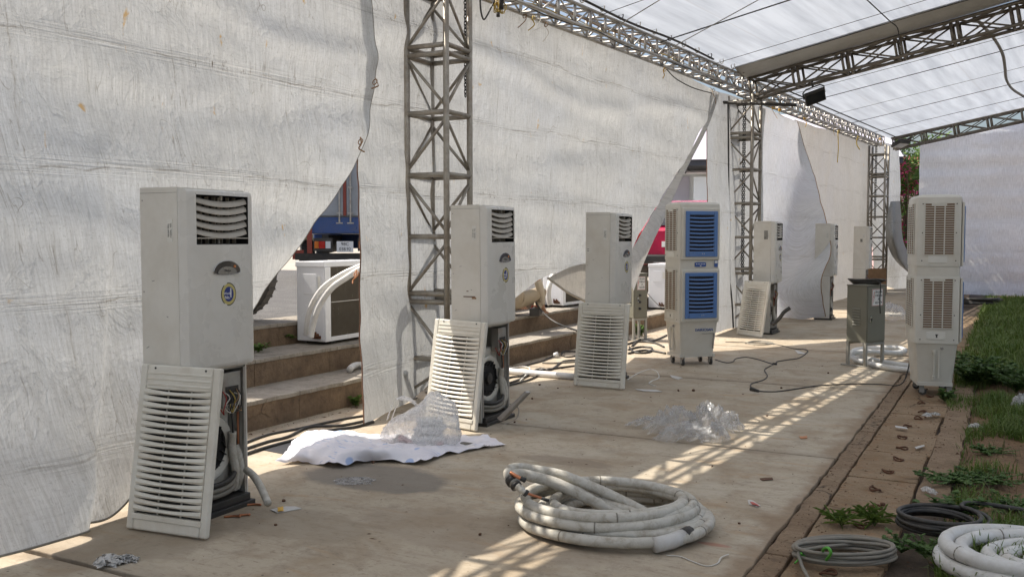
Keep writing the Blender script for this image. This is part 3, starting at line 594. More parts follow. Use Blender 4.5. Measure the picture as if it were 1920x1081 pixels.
# ================================================================== FLOOR-STANDING AIR CONDITIONERS
W_, D_, H_ = .50, .35, 1.81
def ellipse(cx, cz, rx, rz, x, n=28, a0=0, a1=2*pi):
    return [(x, cx+rx*cos(a0+(a1-a0)*k/n), cz+rz*sin(a0+(a1-a0)*k/n)) for k in range(n if a1-a0 > 6.2 else n+1)]
def make_ac():
    t = thing('air_conditioner', '', 'air conditioner', group='floor standing air conditioners')
    h = W_/2; xb = -D_/2; xf = .10                                  # cabinet ends at xf; front panel sits proud of it
    MB().bx(xb, xf, -h, -h+.012, .03, H_).build('side_panel', 'ac_paint', t, bevel=.003)
    MB().bx(xb, xf, h-.012, h, .03, H_).build('side_panel', 'ac_paint', t, bevel=.003)
    MB().bx(xb, xb+.012, -h+.013, h-.013, .03, H_-.001).build('back_panel', 'ac_paint', t)
    MB().bx(xb+.013, xf, -h+.013, h-.013, H_-.02, H_-.002).build('top_panel', 'ac_paint', t)
    MB().bx(xb+.013, xf-.01, -h+.013, h-.013, .80, .815).build('divider', 'galv', t)
    for y_ in (-h-.001, h-.004):
        for z_ in (.12, .80, 1.25, 1.74): MB().tube([(xb+.02, y_, z_), (xb+.02, y_+.005, z_)], .005, 8).build('screw', 'galv', t)
    for y_ in (-h-.0012,): MB().bx(xb+.003, xf-.003, y_, y_+.0015, .8285, .8315).bx(xb+.003, xf-.003, y_, y_+.0015, 1.7785, 1.7805).build('panel_seam', 'ink_grey', t)
    for k_ in range(5):
        x_ = xb+.04+.05*k_; z_ = (.95, 1.31, .70, 1.12, .42)[k_]; MB().box((x_, -h-.0006, z_), (.022-.003*k_, .001, .0035), Matrix.Rotation(.3*k_-.5, 3, 'Y')).build('scuff', 'ink_grey', t)
    MB().bx(xb-.004, xf+.05, -h-.004, h+.004, 0, .03).bx(xb, xf+.03, -h+.014, h-.014, .031, .07).build('base_pan', 'black_plastic', t, bevel=.004)
    # bowed front panel with the air outlet cut out
    prof = [(-h, xf+.002), (-h, xf+.045), (-h+.006, xf+.062), (-h+.022, xf+.072), (-h+.055, xf+.079), (-.10, xf+.087), (0, xf+.090), (.10, xf+.087), (h-.055, xf+.079), (h-.022, xf+.072), (h-.006, xf+.062), (h, xf+.045), (h, xf+.002)]
    zs = [.832, .84, .86, 1.505, 1.52, 1.755, 1.77, 1.788, 1.797]; ins = [.012, .004, 0, 0, 0, 0, 0, .004, .014]
    m = MB(); nP = len(prof); vs = []; fs = []
    for z, i_ in zip(zs, ins):
        for (y, x) in prof: vs.append((x-(i_ if x > xf+.03 else 0), y, z))
    hole = set()
    for j in range(len(zs)-1):
        for i in range(nP-1):
            if 1.50 < (zs[j]+zs[j+1])/2 < 1.772 and 4 <= i <= 7: continue
            fs.append((j*nP+i, j*nP+i+1, (j+1)*nP+i+1, (j+1)*nP+i))
    fs += [tuple(range(nP))[::-1], tuple((len(zs)-1)*nP+k for k in range(nP))]
    m.add(vs, fs)
    fp = m.build('front_panel', 'ac_front', t, smooth=35)
    # outlet: dark recess, rim, five bowed louvres, vanes
    yo = h-.055
    r = MB(); r.bx(xf-.03, xf-.02, -yo, yo, 1.5, 1.775).bx(xf-.02, xf+.078, -yo-.004, -yo, 1.5, 1.775).bx(xf-.02, xf+.078, yo, yo+.004, 1.5, 1.775).bx(xf-.02, xf+.078, -yo, yo, 1.50, 1.506).bx(xf-.02, xf+.078, -yo, yo, 1.769, 1.775)
    out = r.build('outlet', 'black_void', t)
    for k in range(7): MB().bx(xf-.015, xf+.01, -yo+.05+k*.052, -yo+.054+k*.052, 1.51, 1.765).build('vane', 'slat_dirty', out)
    for k in range(5):
        lm = MB(); rings = []
        for q in range(13):
            u = -1+2*q/12; y = u*(yo-.004); sag = .024*(1-u*u); z = 1.735-k*.042-sag+.012; bx_ = .012*(1-u*u)
            rings.append([(xf+.05+bx_, y, z+.016), (xf+.066+bx_, y, z+.004), (xf+.072+bx_, y, z-.016), (xf+.066+bx_, y, z-.018), (xf+.058+bx_, y, z+.0), (xf+.046+bx_, y, z+.010)])
        lm.loft(rings); lm.build('louvre', 'slat_dirty', t, smooth=40)
    MB().bx(xf+.066, xf+.080, -yo, yo, 1.536, 1.542).build('cross_bar', 'slat_dirty', t); MB().bx(xf+.062, xf+.07, -.006, .006, 1.745, 1.768).bx(xf+.04, xf+.05, -.004, .004, 1.51, 1.76).build('link_rod', 'slat_dirty', t)
    # display lens: dark dome over a grey lower lens
    X = xf+.0895
    arc = [(X, .012+.100*cos(a), 1.352+.062*sin(a)) for a in [pi*k/16 for k in range(17)]]+[(X, .012+.100*cos(a), 1.352-.012*sin(a)) for a in [pi-pi*k/10 for k in range(1, 10)]]
    dl = MB().prism(arc, (.003, 0, 0)).build('display', 'display_black', t)
    arc = [(X+.0035, .012+.072*cos(a), 1.350+.034*sin(a)) for a in [pi*k/14 for k in range(15)]]+[(X+.0035, .012+.072*cos(a), 1.350-.008*sin(a)) for a in [pi-pi*k/8 for k in range(1, 8)]]
    MB().prism(arc, (.002, 0, 0)).build('display_plate', 'display_grey', dl)
    rim = [(X+.002, .012+.102*cos(a), 1.352+.064*sin(a)) for a in [pi*k/16 for k in range(17)]]+[(X+.002, .012+.102*cos(a), 1.352-.014*sin(a)) for a in [pi-pi*k/10 for k in range(1, 10)]]
    MB().tube(rim, .0025, 5, closed=True).build('display_rim', 'chrome', dl, smooth=1)
    MB().prism(ellipse(.068, 1.384, .008, .008, X+.0035, 10), (.002, 0, 0)).build('indicator', 'amber', dl)
    R90 = (pi/2, 0, pi/2)
    lettering('Midea', .020, 'ink', t, (X+.006, .012, 1.362), R90, name='brand_lettering')
    # round sticker
    sc, sz = .022, 1.232
    s0 = MB().prism(ellipse(sc, sz, .058, .064, X-.001), (.0012, 0, 0)).build('sticker', 'ink', t)
    MB().prism(ellipse(sc, sz, .053, .058, X), (.0012, 0, 0)).build('sticker_ring', 'sticker_yellow', s0); MB().prism(ellipse(sc, sz, .036, .041, X+.001), (.0012, 0, 0)).build('sticker_disc', 'sticker_blue', s0)
    lettering('1', .075, 'white_print', s0, (X+.0026, sc+.014, sz+.004), R90, name='sticker_numeral'); lettering('World', .020, 'white_print', s0, (X+.0026, sc-.012, sz+.004), R90, name='sticker_word'); lettering('No.', .026, 'white_print', s0, (X+.0026, sc-.012, sz-.018), R90, name='sticker_word')
    # rating label on the side
    lb = MB().bx(xf-.075, xf-.035, -h-.0015, -h, 1.52, 1.64).build('rating_label', 'label_plate', t)
    lettering('TỦ LẠNH ĐIỀU HÒA' if 0 else 'MODEL  NO.', .014, 'ink_grey', lb, (xf-.046, -h-.003, 1.58), (pi/2, -pi/2, 0), name='label_print'); lettering('220-240V 50Hz', .011, 'ink_grey', lb, (xf-.064, -h-.003, 1.58), (pi/2, -pi/2, 0), name='label_print')
    # opened lower half: scroll housing, fan, control box, wiring, pipes, frame posts
    sc_ = MB().bx(-.06, .015, -h+.03, h-.05, .10, .62).build('scroll_housing', 'ac_plastic', t, bevel=.03, seg=4)
    Mx = Matrix.Rotation(pi/2, 4, 'Y'); Mx.translation = V((.016, 0, .36))
    MB().lathe([(.19, 0), (.20, .015), (.185, .03), (.15, .012)], 28, Mx, cap=False).build('inlet_ring', 'ac_plastic', sc_, smooth=1)
    MB().lathe([(.165, .001), (.165, .006)], 28, Mx).build('fan_opening', 'black_void', sc_)
    fan = MB().lathe([(.05, .0), (.045, .03), (.01, .035)], 16, Mx)
    for k in range(18):
        a = 2*pi*k/18; fan.box((.026, .13*cos(a), .36+.13*sin(a)), (.03, .004, .05), Matrix.Rotation(-a+.5, 3, 'X'))
    fan.build('fan_wheel', 'black_plastic', sc_)
    MB().bx(xf-.012, xf+.004, h-.032, h-.014, .07, .80).build('frame_post', 'galv', t); MB().bx(xf-.012, xf+.004, -h+.014, -h+.032, .07, .80).build('frame_post', 'galv', t); MB().bx(xf-.02, xf+.02, -h+.014, h-.014, .815, .83).build('frame_rail', 'ac_paint', t)
    cb = MB().bx(.02, .09, .07, h-.035, .58, .78).build('control_box', 'galv', t, bevel=.004); MB().bx(.0905, .094, .09, h-.06, .60, .70).build('terminal_block', 'black_plastic', cb)
    rnd = random.Random(3)
    for k, mt in enumerate(('wire_red', 'cable_white', 'cable_black', 'wire_yellow', 'cable_black', 'cable_white', 'brown_tie', 'cable_black')):
        y0 = .06+.018*k; P = [(.096, y0, .68-.01*(k % 3)), (.12+.01*rnd.random(), y0-.02+.04*rnd.random(), .64), (.115, y0-.05+.1*rnd.random(), .60-.04*rnd.random()), (.10, y0-.06+.1*rnd.random(), .55), (.085, y0-.04+.08*rnd.random(), .62)]
        MB().tube(cr(P, 6), .0035, 5).build('wire', mt, cb, smooth=1)
    MB().tube(cr([(.06, .17, .09), (.075, .175, .2), (.06, .165, .33), (.07, .16, .43)], 6), .024, 10).build('insulated_pipe', 'hose_foam', t, smooth=1)
    MB().tube(cr([(.05, .205, .09), (.08, .21, .18), (.075, .205, .28), (.05, .20, .34)], 6), .024, 10).build('insulated_pipe', 'hose_foam', t, smooth=1)
    for k in range(3): MB().tube(cr([(.02, -.18, .12+.035*k), (.09, -.05, .10+.03*k), (.10, .10, .11+.03*k), (.06, .2, .16+.03*k)], 6), .016, 8).build('drain_hose', ('cable_grey', 'cable_grey', 'cable_black')[k], t, smooth=1)
    MB().tube(cr([(.08, .14, .56), (.085, .15, .47), (.075, .16, .36), (.06, .22, .2)], 6), .007, 6).build('power_lead', 'cable_black', t, smooth=1)
    MB().tube([(.05, .225, .08), (.05, .228, .62)], .008, 6).build('copper_pipe', 'copper', t, smooth=1)
    return t
AC = make_ac()
def acspot(xs, ytop, ybot):
    """plan position and heading that put the three upright edges where the photo has them"""
    import itertools
    p = [FL(xs[1], ybot).x-.1, FL(xs[1], ybot).y+.2, 0.]
    def pj(x, y, z):
        d = V((x, y, z))-CAM; f = d.dot(FW); return 960+FPX*d.dot(RT)/f, CY-FPX*d.dot(UP)/f
    def res(p):
        c, s = cos(p[2]), sin(p[2]); r = []
        for k, (a, b) in enumerate(((-D_/2, -W_/2), (.145, -W_/2), (.15, W_/2))):
            q = pj(p[0]+a*c-b*s, p[1]+a*s+b*c, H_); r.append(q[0]-xs[k])
            if k == 2: r.append((q[1]-ytop)*1.5); r.append(2*(pj(p[0]+a*c-b*s, p[1]+a*s+b*c, 0)[1]-ybot))
        r.append(p[2]*60); return r
    import numpy as np
    p = np.array(p)
    for _ in range(40):
        r = np.array(res(p)); J = np.array([(np.array(res(p+np.eye(3)[i]*1e-4))-r)/1e-4 for i in range(3)]).T
        p = p-np.linalg.lstsq(J, r, rcond=None)[0]*.6
    return p
spots = [((257, 345, 472), 357, 943, 'nearest air conditioner, tall white, front cover off, at far left'),
 ((843, 915, 967), 388, 781, 'tall white air conditioner just right of the nearest lattice tower'),
 ((1093, 1153, 1182), 400, 708, 'tall white air conditioner left of the blue-fronted cooler'),
 ((1410, 1453, 1467), 413, 622, 'tall white air conditioner just right of the middle lattice tower'),
 ((1538, 1557, 1567), 421, 597, 'tall white air conditioner half hidden by a curved tarp edge'),
 ((1605, 1625, 1632), 425, 570, 'most distant air conditioner, left of the farthest lattice tower')]
acs = []
for i, (xs, yt, yb, lab) in enumerate(spots):
    p = acspot(xs, yt, yb); print('AC', i, [round(float(q), 3) for q in p])
    if i == 0: o = AC; o.location = (p[0], p[1], 0); o.rotation_euler = (0, 0, p[2]); o['label'] = lab
    else: o = dup(AC, (p[0], p[1], 0), (0, 0, p[2]), lab)
    acs.append(o)
    if i: o.rotation_euler = (radians((0, .35, -.25, .4, -.5, .3)[i]), radians((0, -.3, .3, .2, -.2, .3)[i]), p[2])
MB().bx(-.06, .05, -W_/2-.0022, -W_/2-.0004, 1.06, 1.068).bx(-.03, -.012, -W_/2-.0022, -W_/2-.0004, 1.105, 1.112).build('brown_smear', 'litter_brown', acs[1]); MB().bx(.02, .06, -W_/2-.0022, -W_/2-.0004, 1.045, 1.06).build('brown_smear', 'brown_tie', acs[1])
MB().bx(-.01, .05, -W_/2-.0022, -W_/2-.0004, 1.52, 1.66).build('spec_label', 'display_grey', acs[3]); MB().bx(-.155, -.135, -W_/2-.0022, -W_/2-.0004, 1.40, 1.405).bx(-.155, -.135, -W_/2-.0022, -W_/2-.0004, 1.42, 1.425).build('scrape', 'ink', acs[2]); MB().bx(-.03, .02, -W_/2-.0022, -W_/2-.0004, 1.45, 1.52).build('spec_label', 'display_grey', acs[5])

# ---- intake covers leaning against them
def make_cover():
    w, h, d = .52, .865, .035; t = thing('intake_cover', '', 'intake cover', group='removed intake covers')      # local: faces -Y, stands on z=0
    f = MB(); b = .045
    f.bx(-w/2, -w/2+b, -d, 0, 0, h).bx(w/2-b, w/2, -d, 0, 0, h).bx(-w/2+b, w/2-b, -d, 0, 0, .085).bx(-w/2+b, w/2-b, -d, 0, h-.13, h)
    f.build('frame', 'ac_plastic', t, bevel=.010, seg=3)
    MB().bx(-w/2+b-.012, w/2-b+.012, -d-.006, -d+.004, .055, .085).build('lower_lip', 'ac_plastic', t, bevel=.004)
    for k in range(3): MB().bx(-w/2+.05, w/2-.05, -d-.004, -d+.002, h-.05-k*.03, h-.038-k*.03).build('emboss', 'ac_plastic', t, bevel=.003)
    n = 19; z0 = .098; p = (h-.13-z0+.004)/n; sm = None
    for k in range(n):
        rings = []
        for q in range(13):
            u = -1+2*q/12; x = u*(w/2-b+.003); e = 1-u*u; zt = p*.5-.0135*e; zb = -p*.5+.001
            rings.append([(x, -d-.002-.008*e, zt), (x, -d-.008-.010*e, (zt+zb)/2-.003), (x, -d-.002-.006*e, zb), (x, -d+.012, zb+.002), (x, -d+.014, zt-.002)])
        if sm is None: sm = MB().loft(rings).mesh('slat', 'ac_plastic', 40)
        s = link('slat', sm, t); s.location = (0, 0, z0+p*(k+.5))
    for x in (-.075, .075): MB().bx(x-.003, x+.003, -d+.016, -d+.024, .07, h-.11).build('rib', 'ac_plastic', t)
    MB().bx(-w/2+b-.004, w/2-b+.004, -.012, -.009, .07, h-.12).build('filter', 'slot_shade_mesh', t)  # near-black filter sheet, added to stand for the shade in the slots
    for x in (-.16, .17): MB().tube([(x, -d-.003, h-.018), (x, -d+.004, h-.018)], .006, 8).build('clip_hole', 'ink', t)
    return t
CV = make_cover()
covers = [((243, 990), (395, 1012), .14, 'intake cover leaning on the nearest air conditioner at far left'), ((800, 792), (897, 810), .13, 'sun-flecked intake cover leaning beside the plastic bag'),
 ((1077, 723), (1172, 731), .13, 'intake cover leaning on the air conditioner left of the blue-fronted cooler'), ((1375, 626), (1440, 635), .15, 'intake cover leaning right of the middle lattice tower')]
for i, (a, b, lean, lab) in enumerate(covers):
    pa, pb = FL(*a), FL(*b); c = (pa+pb)/2; d = pb-pa; yaw = atan2(d.y, d.x)
    rot = Euler((-math.asin(lean/.865), 0, yaw), 'XYZ')
    o = CV if i == 0 else dup(CV, c, rot, lab)
    o.location = c+V((0, 0, .008)); o.rotation_euler = rot; o['label'] = lab
    if i in (1, 2, 3): o.scale = (min(1.12, d.length/.52), 1, 1)

# ================================================================== EVAPORATIVE COOLERS
def rrect(w, d, ch, z, bow=0):
    x, y = w/2, d/2; return [(-x+ch, -y, z), (x-ch, -y, z), (x-ch*.3, -y+ch*.3, z), (x, -y+ch, z), (x, y-ch, z), (x-ch*.3, y-ch*.3, z), (x-ch, y, z), (-x+ch, y, z), (-x+ch*.3, y-ch*.3, z), (-x, y-ch, z), (-x, -y+ch, z), (-x+ch*.3, -y+ch*.3, z)]
CW, CD = .56, .42
def make_cooler():
    t = thing('evaporative_cooler', '', 'air cooler', group='evaporative coolers')          # front faces -Y
    MB().loft([rrect(CW-.10, CD-.09, .05, .135), rrect(CW-.03, CD-.03, .05, .50), rrect(CW-.02, CD-.02, .05, .52)]).build('water_tank', 'cooler_body', t, smooth=30)
    MB().loft([rrect(CW, CD, .05, .521), rrect(CW, CD, .05, .535), rrect(CW, CD, .05, 1.165), rrect(CW-.004, CD-.004, .05, 1.175)]).build('lower_body', 'cooler_body', t, smooth=30)
    MB().loft([rrect(CW-.012, CD-.012, .05, 1.176), rrect(CW-.012, CD-.012, .05, 1.275)]).build('middle_band', 'cooler_body', t, smooth=30)
    MB().loft([rrect(CW, CD, .05, 1.276), rrect(CW, CD, .05, 1.92), rrect(CW-.01, CD-.01, .05, 1.945), rrect(CW-.05, CD-.05, .05, 1.965), rrect(CW-.12, CD-.12, .05, 1.972)]).build('upper_body', 'cooler_body', t, smooth=30)
    def grille(sx, z0, z1, pos, axis):
        # pos: outward distance; axis 'x' side or 'y' back
        hw = (CD/2-.075) if axis == 'x' else (CW/2-.085); q = lambda a, b, c, d, e, f: (MB().bx(pos+a if sx > 0 else -pos-b, pos+b if sx > 0 else -pos-a, c, d, e, f) if axis == 'x' else MB().bx(c, d, pos+a, pos+b, e, f))
        q(-.004, .002, -hw, hw, z0, z1).build('cooling_pad', 'cooler_pad', t)
        g = MB(); n = int((z1-z0)/.0225)
        def add(a, b, c, d, e, f):
            if axis == 'x': g.bx(pos+a if sx > 0 else -pos-b, pos+b if sx > 0 else -pos-a, c, d, e, f)
            else: g.bx(c, d, pos+a, pos+b, e, f)
        for k in range(n+1): z = z0+(z1-z0)*k/n; add(.003, .011, -hw, hw, z-.0035, z+.0035)
        for yy in (-hw, -hw/3, hw/3, hw): add(.0035, .0118, yy-.005, yy+.005, z0-.004, z1+.004)
        add(.004, .0135, -hw*.45, hw*.55, z1-.028, z1-.002)
        stuff(g.build('grille', 'cooler_body', t))
    for z0, z1 in ((1.39, 1.885), (.675, 1.155)):
        for sx in (-1, 1): grille(sx, z0, z1, CW/2, 'x')
        grille(1, z0, z1, CD/2, 'y')
    for sx in (-1, 1):
        for z, txt in ((1.345, ''), (.60, '1')):
            x = sx*(CW/2+.002); lp = MB().bx(x-.003, x+.003, -.075, .095, z-.036, z+.036).build('label_plate', 'label_plate', t, bevel=.002)
            if txt: MB().bx(x-.0045 if sx < 0 else x+.0031, x-.0031 if sx < 0 else x+.0045, -.004, .010, z-.018, z+.006).bx(x-.0046 if sx < 0 else x+.0032, x-.0032 if sx < 0 else x+.0046, -.010, .016, z+.006, z+.014).build('water_mark', 'ink', lp)
        for z in (.56, .8, 1.14, 1.33, 1.6, 1.88):
            for yy in (-CD/2+.058, CD/2-.058): MB().tube([(sx*CW/2-.002, yy, z), (sx*CW/2+.004, yy, z)], .006, 8).build('screw_cap', 'rubber', t)
        xs = sx*(CW/2-.022); MB().bx(xs-.005, xs+.012 if sx > 0 else xs+.005, -.035, -.02, .18, .46).tube([(xs+sx*.014, .02, .19), (xs+sx*.02, .02, .43)], .006, 8).tube([(xs+sx*.02, .02, .42), (xs+sx*.024, .02, .455)], .015, 10).tube([(xs+sx*.008, .02, .175), (xs+sx*.012, .02, .205)], .015, 10).build('level_tube', 'cooler_body', t, smooth=30)
        MB().tube([(xs, -.05, .475), (xs+sx*.022, -.05, .475)], .014, 10).build('drain_plug', 'castor_grey', t, smooth=30)
    # blue outlets on the front
    yf = -CD/2
    for z0, z1 in ((1.315, 1.86), (.575, 1.125)):
        hw = .215
        MB().loft([[(x*(hw+.03+e), yf-dy, (z0+z1)/2+s*((z1-z0)/2+.028+e)) for x, s in ((-1, -1), (1, -1), (1, 1), (-1, 1))] for e, dy in ((.012, -.002), (.008, .012), (.0, .018))]).build('outlet_surround', 'cooler_body', t, bevel=.008)
        bf = MB(); y0, y1 = yf-.034, yf-.0185
        bf.bx(-hw, -hw+.05, y0, y1, z0, z1).bx(hw-.05, hw, y0, y1, z0, z1).bx(-hw+.05, hw-.05, y0, y1, z0, z0+.065).bx(-hw+.05, hw-.05, y0, y1, z1-.045, z1)
        fr = bf.build('blue_frame', 'cooler_blue', t, bevel=.006)
        MB().bx(-hw+.05, hw-.05, yf-.021, yf-.0187, z0+.065, z1-.045).build('dark_recess', 'cooler_dark', fr)
        for k in range(11): x = -hw+.065+k*.03; MB().bx(x-.002, x+.002, yf-.027, yf-.0215, z0+.066, z1-.046).build('fin', 'cooler_dark', fr)
        n = 9; zz0, zz1 = z0+.075, z1-.055
        for k in range(n):
            z = zz0+(zz1-zz0)*(k+.5)/n; rings = []
            for q in range(9):
                u = -1+2*q/8; x = u*(hw-.05); y = yf-.030-.008*(1-u*u); zz = z-.006*(1-u*u); rings.append([(x, y, zz+.009), (x, y-.006, zz-.002), (x, y-.004, zz-.010), (x, y+.003, zz-.006)])
            MB().loft(rings).build('louvre', 'cooler_blue', fr, smooth=40)
        lettering('STAR' if 0 else '米' if 0 else '* *', .035, 'label_plate', fr, (.02, y0-.002, z0+.030), (pi/2, 0, 0), name='emblem')
    cp = [(.08*cos(a)*(1 if abs(cos(a)) < .7 else 1), yf-.004, 1.222+.032*sin(a)*(1.0)) for a in [2*pi*k/24 for k in range(24)]]
    cpn = MB().prism([(max(-.075, min(.075, p[0]*1.3)), p[1], max(1.194, min(1.25, p[2]))) for p in cp], (0, .012, 0)).build('control_panel', 'ink_blue', t)
    for k in range(6): MB().tube([(-.055+.022*k, yf-.006, 1.228), (-.055+.022*k, yf-.003, 1.228)], .006, 8).build('button', 'white_print', cpn)
    MB().bx(-.01, .01, yf-.0062, yf-.0045, 1.203, 1.211).build('button', 'white_print', cpn)
    st = MB().bx(.19, .235, yf-.0025, yf-.0005+.002, 1.19, 1.27).build('energy_sticker', 'ink_blue', t); MB().bx(.194, .231, yf-.0035, yf-.0026, 1.235, 1.265).build('sticker_print', 'white_print', st)
    lettering('DAIKIOSAN', .046, 'ink_blue', t, (.07, yf+.0195, .43), (pi/2+.038, 0, 0), name='brand_lettering', ext=.004)
    MB().bx(.04, .20, yf+.012, yf+.03, .385, .389).bx(.198, .202, yf+.014, yf+.05, .20, .389).build('tank_line', 'castor_grey', t)
    # castors
    for x in (-1, 1):
        for y in (-1, 1):
            cx, cy_ = x*(CW/2-.09), y*(CD/2-.085)
            c = MB().bx(cx-.03, cx+.03, cy_-.03, cy_+.03, .125, .135).bx(cx-.02, cx-.015, cy_-.035, cy_+.01, .03, .126).bx(cx+.015, cx+.02, cy_-.035, cy_+.01, .03, .126).build('castor', 'castor_grey', t)
            Mx = Matrix.Rotation(pi/2, 4, 'Y'); Mx.translation = V((cx, cy_-.02, .036)); MB().lathe([(.028, -.013), (.036, -.009), (.036, .009), (.028, .013)], 16, Mx).build('wheel', 'rubber', c, smooth=30); MB().lathe([(.014, -.0145), (.014, .0145)], 12, Mx).build('hub', 'castor_grey', c)
    MB().bx(-CW/2+.04, CW/2-.04, -CD/2+.05, CD/2-.05, .10, .134).build('chassis', 'cooler_body', t)
    return t
CO = make_cooler()
p = (FL(1242, 684)+FL(1343, 686))/2
CO.location = (-3.42, 11.12, 0); CO.rotation_euler = (0, 0, radians(46)); CO['label'] = 'two-tier cream air cooler with blue louvred outlets facing the aisle'
c2 = dup(CO, (-.66, 10.22, -.01), (0, 0, radians(103)), 'two-tier cream air cooler beside the grass, brown pad grilles showing')

# ================================================================== ELECTRICAL CABINETS
def cabinet(label, loc, rz, w, d, h, zl, sign_lines, coil, knobs):
    t = thing('electrical_cabinet', label, 'electrical cabinet', loc, rz, 'electrical cabinets')          # door faces -Y
    MB().bx(-w/2, w/2, -d/2, d/2, zl, zl+h).build('housing', 'cabinet_grey', t, bevel=.004)
    MB().bx(-w/2-.008, w/2+.008, -d/2-.012, d/2+.004, zl+h+.0005, zl+h+.014).build('rain_lid', 'cabinet_grey', t, bevel=.003)
    dr = MB().bx(-w/2+.012, w/2-.012, -d/2-.010, -d/2-.001, zl+.012, zl+h-.016).build('door', 'cabinet_grey', t, bevel=.003)
    lk = MB().bx(-w/2+.055, -w/2+.085, -d/2-.02, -d/2-.010, zl+h*.36, zl+h*.36+.075).build('lock', 'chrome', dr, bevel=.003); MB().bx(-w/2+.064, -w/2+.076, -d/2-.028, -d/2-.02, zl+h*.36+.02, zl+h*.36+.05).build('latch', 'dark_metal', lk)
    lx = MB()
    for k in range(7): 
        z = zl+h*.30+k*.032; b = MB(); x = -w/2
        b.add([(x, -.055, z), (x, .055, z), (x, .055, z+.016), (x, -.055, z+.016), (x-.012, -.05, z+.002), (x-.012, .05, z+.002)], [(0, 1, 5, 4), (4, 5, 2, 3), (0, 4, 3), (1, 2, 5)]); b.build('vent_louvre', 'cabinet_grey', t)
    q_ = w/.37; sg = MB().bx(-.10*q_, .115*q_, -d/2-.0135, -d/2-.0105, zl+h-.235, zl+h-.035).build('warning_sign', 'white_print', t)
    for (a, b_, c_, d_) in ((-.098, .113, zl+h-.232, zl+h-.228), (-.098, .113, zl+h-.042, zl+h-.038), (-.098, -.0945, zl+h-.228, zl+h-.042), (.1095, .113, zl+h-.228, zl+h-.042)): MB().bx(a*q_, b_*q_, -d/2-.0145, -d/2-.0136, c_, d_).build('sign_border', 'ink_red', sg)
    zc = zl+h-.135
    MB().prism([((-.072+x)*q_, -d/2-.0137, zc+z) for x, z in ((.012, .07), (-.006, .0), (.004, .002), (-.008, -.072), (.016, .012), (.006, .010), (.018, .07))], (0, -.001, 0)).build('lightning_bolt', 'ink_red', sg)
    for k, tx in enumerate(sign_lines): lettering(tx, .034 if len(tx) > 9 else .038, 'ink', sg, (.027*q_, -d/2-.0142, zc+.062-.042*k), (pi/2, 0, 0), name='sign_line', sx=.66*q_)
    for k in range(knobs): MB().tube([(-.02, -d/2-.01, zl+h*.52-.10*k), (-.02, -d/2-.034, zl+h*.52-.10*k)], .017, 10).build('push_button', 'ink', dr)
    fr = MB()
    for x in (-1, 1):
        for y in (-1, 1): MB().bx(x*(w/2-.016)-.016, x*(w/2-.016)+.016, y*(d/2-.016)-.016, y*(d/2-.016)+.016, .022, zl-.001).build('leg', 'cabinet_steel', t)
    for y in (-1, 1): MB().bx(-w/2+.03, w/2-.03, y*(d/2-.012)-.011, y*(d/2-.012)+.011, zl-.034, zl-.004).build('stand_rail', 'cabinet_steel', t)
    for x in (-1, 1): MB().bx(x*(w/2-.016)-.022, x*(w/2-.016)+.022, -d/2-.07, d/2+.07, .001, .021).build('foot_bar', 'cabinet_steel', t)
    return t
ec = cabinet('grey-green electrical cabinet on steel legs in the aisle, cable coiled on top', FL(1612, 686)+V((.05, .06, 0)), radians(63), .37, .27, .67, .30, ('CẤM LẠI GẦN', 'CÓ ĐIỆN CAO', 'ÁP', 'NGUY HIỂM'), True, 0)
ec2 = cabinet('electrical cabinet with three buttons half hidden behind an air conditioner', FL(1193, 637), radians(52), .24, .22, .66, .34, ('CẤM LẠI GẦN', 'CÓ ĐIỆN CAO', 'ÁP', 'NGUY HIỂM'), False, 3)

# ================================================================== OUTDOOR CONDENSERS
def make_condenser():
    w, d, h = .92, .36, .82; t = thing('condenser_unit', '', 'condenser', group='outdoor condensers on the steps')     # coil side faces +X, long along Y
    MB().bx(-d/2, d/2-.02, -w/2, w/2, .03, h).build('casing', 'car_white', t, bevel=.012, seg=3)
    MB().bx(-d/2-.008, d/2-.012, -w/2-.008, w/2+.008, h-.05, h+.006).build('lid', 'car_white', t, bevel=.008)
    MB().bx(d/2-.02, d/2-.004, -w/2+.001, -w/2+.09, .03, h-.05).bx(d/2-.02, d/2-.004, w/2-.06, w/2-.001, .03, h-.05).bx(d/2-.02, d/2-.004, -w/2+.09, w/2-.06, .03, .075).build('corner_post', 'car_white', t, bevel=.004)
    MB().bx(d/2-.019, d/2-.012, -w/2+.09, w/2-.06, .075, h-.05).build('coil', 'dark_coil', t)
    fm = MB().bx(-.0008, .0008, -.0025, .0025, .0, h-.13).mesh('fin', 'fin_metal'); 
    g = MB()
    for k in range(60): y = -w/2+.095+k*.0128; g.bx(d/2-.012, d/2-.007, y, y+.002, .076, h-.052)
    stuff(g.build('fin_rows', 'fin_metal', t))
    MB().tube([(d/2-.002, -w/2+.09, .42), (d/2-.002, w/2-.06, .42)], .004, 6).build('guard_wire', 'cable_white', t)
    MB().bx(-.09, .07, -w/2-.006, -w/2-.001, .50, .70).build('service_cover', 'car_white', t, bevel=.004)
    MB().bx(.085, .12, -w/2-.003, -w/2-.001, .56, .68).build('rating_label', 'label_plate', t)
    vb = MB().bx(.02, .12, -w/2-.02, -w/2-.002, .06, .09)
    for x in (.04, .085): vb.tube([(x, -w/2-.05, .09), (x, -w/2-.004, .10)], .014, 8).tube([(x, -w/2-.04, .09), (x, -w/2-.045, .13)], .012, 8)
    vb.build('service_valve', 'rust', t)
    for y in (-.3, .3): MB().bx(-d/2+.02, d/2-.04, y-.03, y+.03, 0, .031).build('foot', 'dark_metal', t)
    MB().lathe([(.3, 0), (.3, .012)], 32, Matrix.Translation((-d/2-.013, .02, .43)) @ Matrix.Rotation(pi/2, 4, 'Y')).build('fan_guard', 'dark_coil', t)
    return t
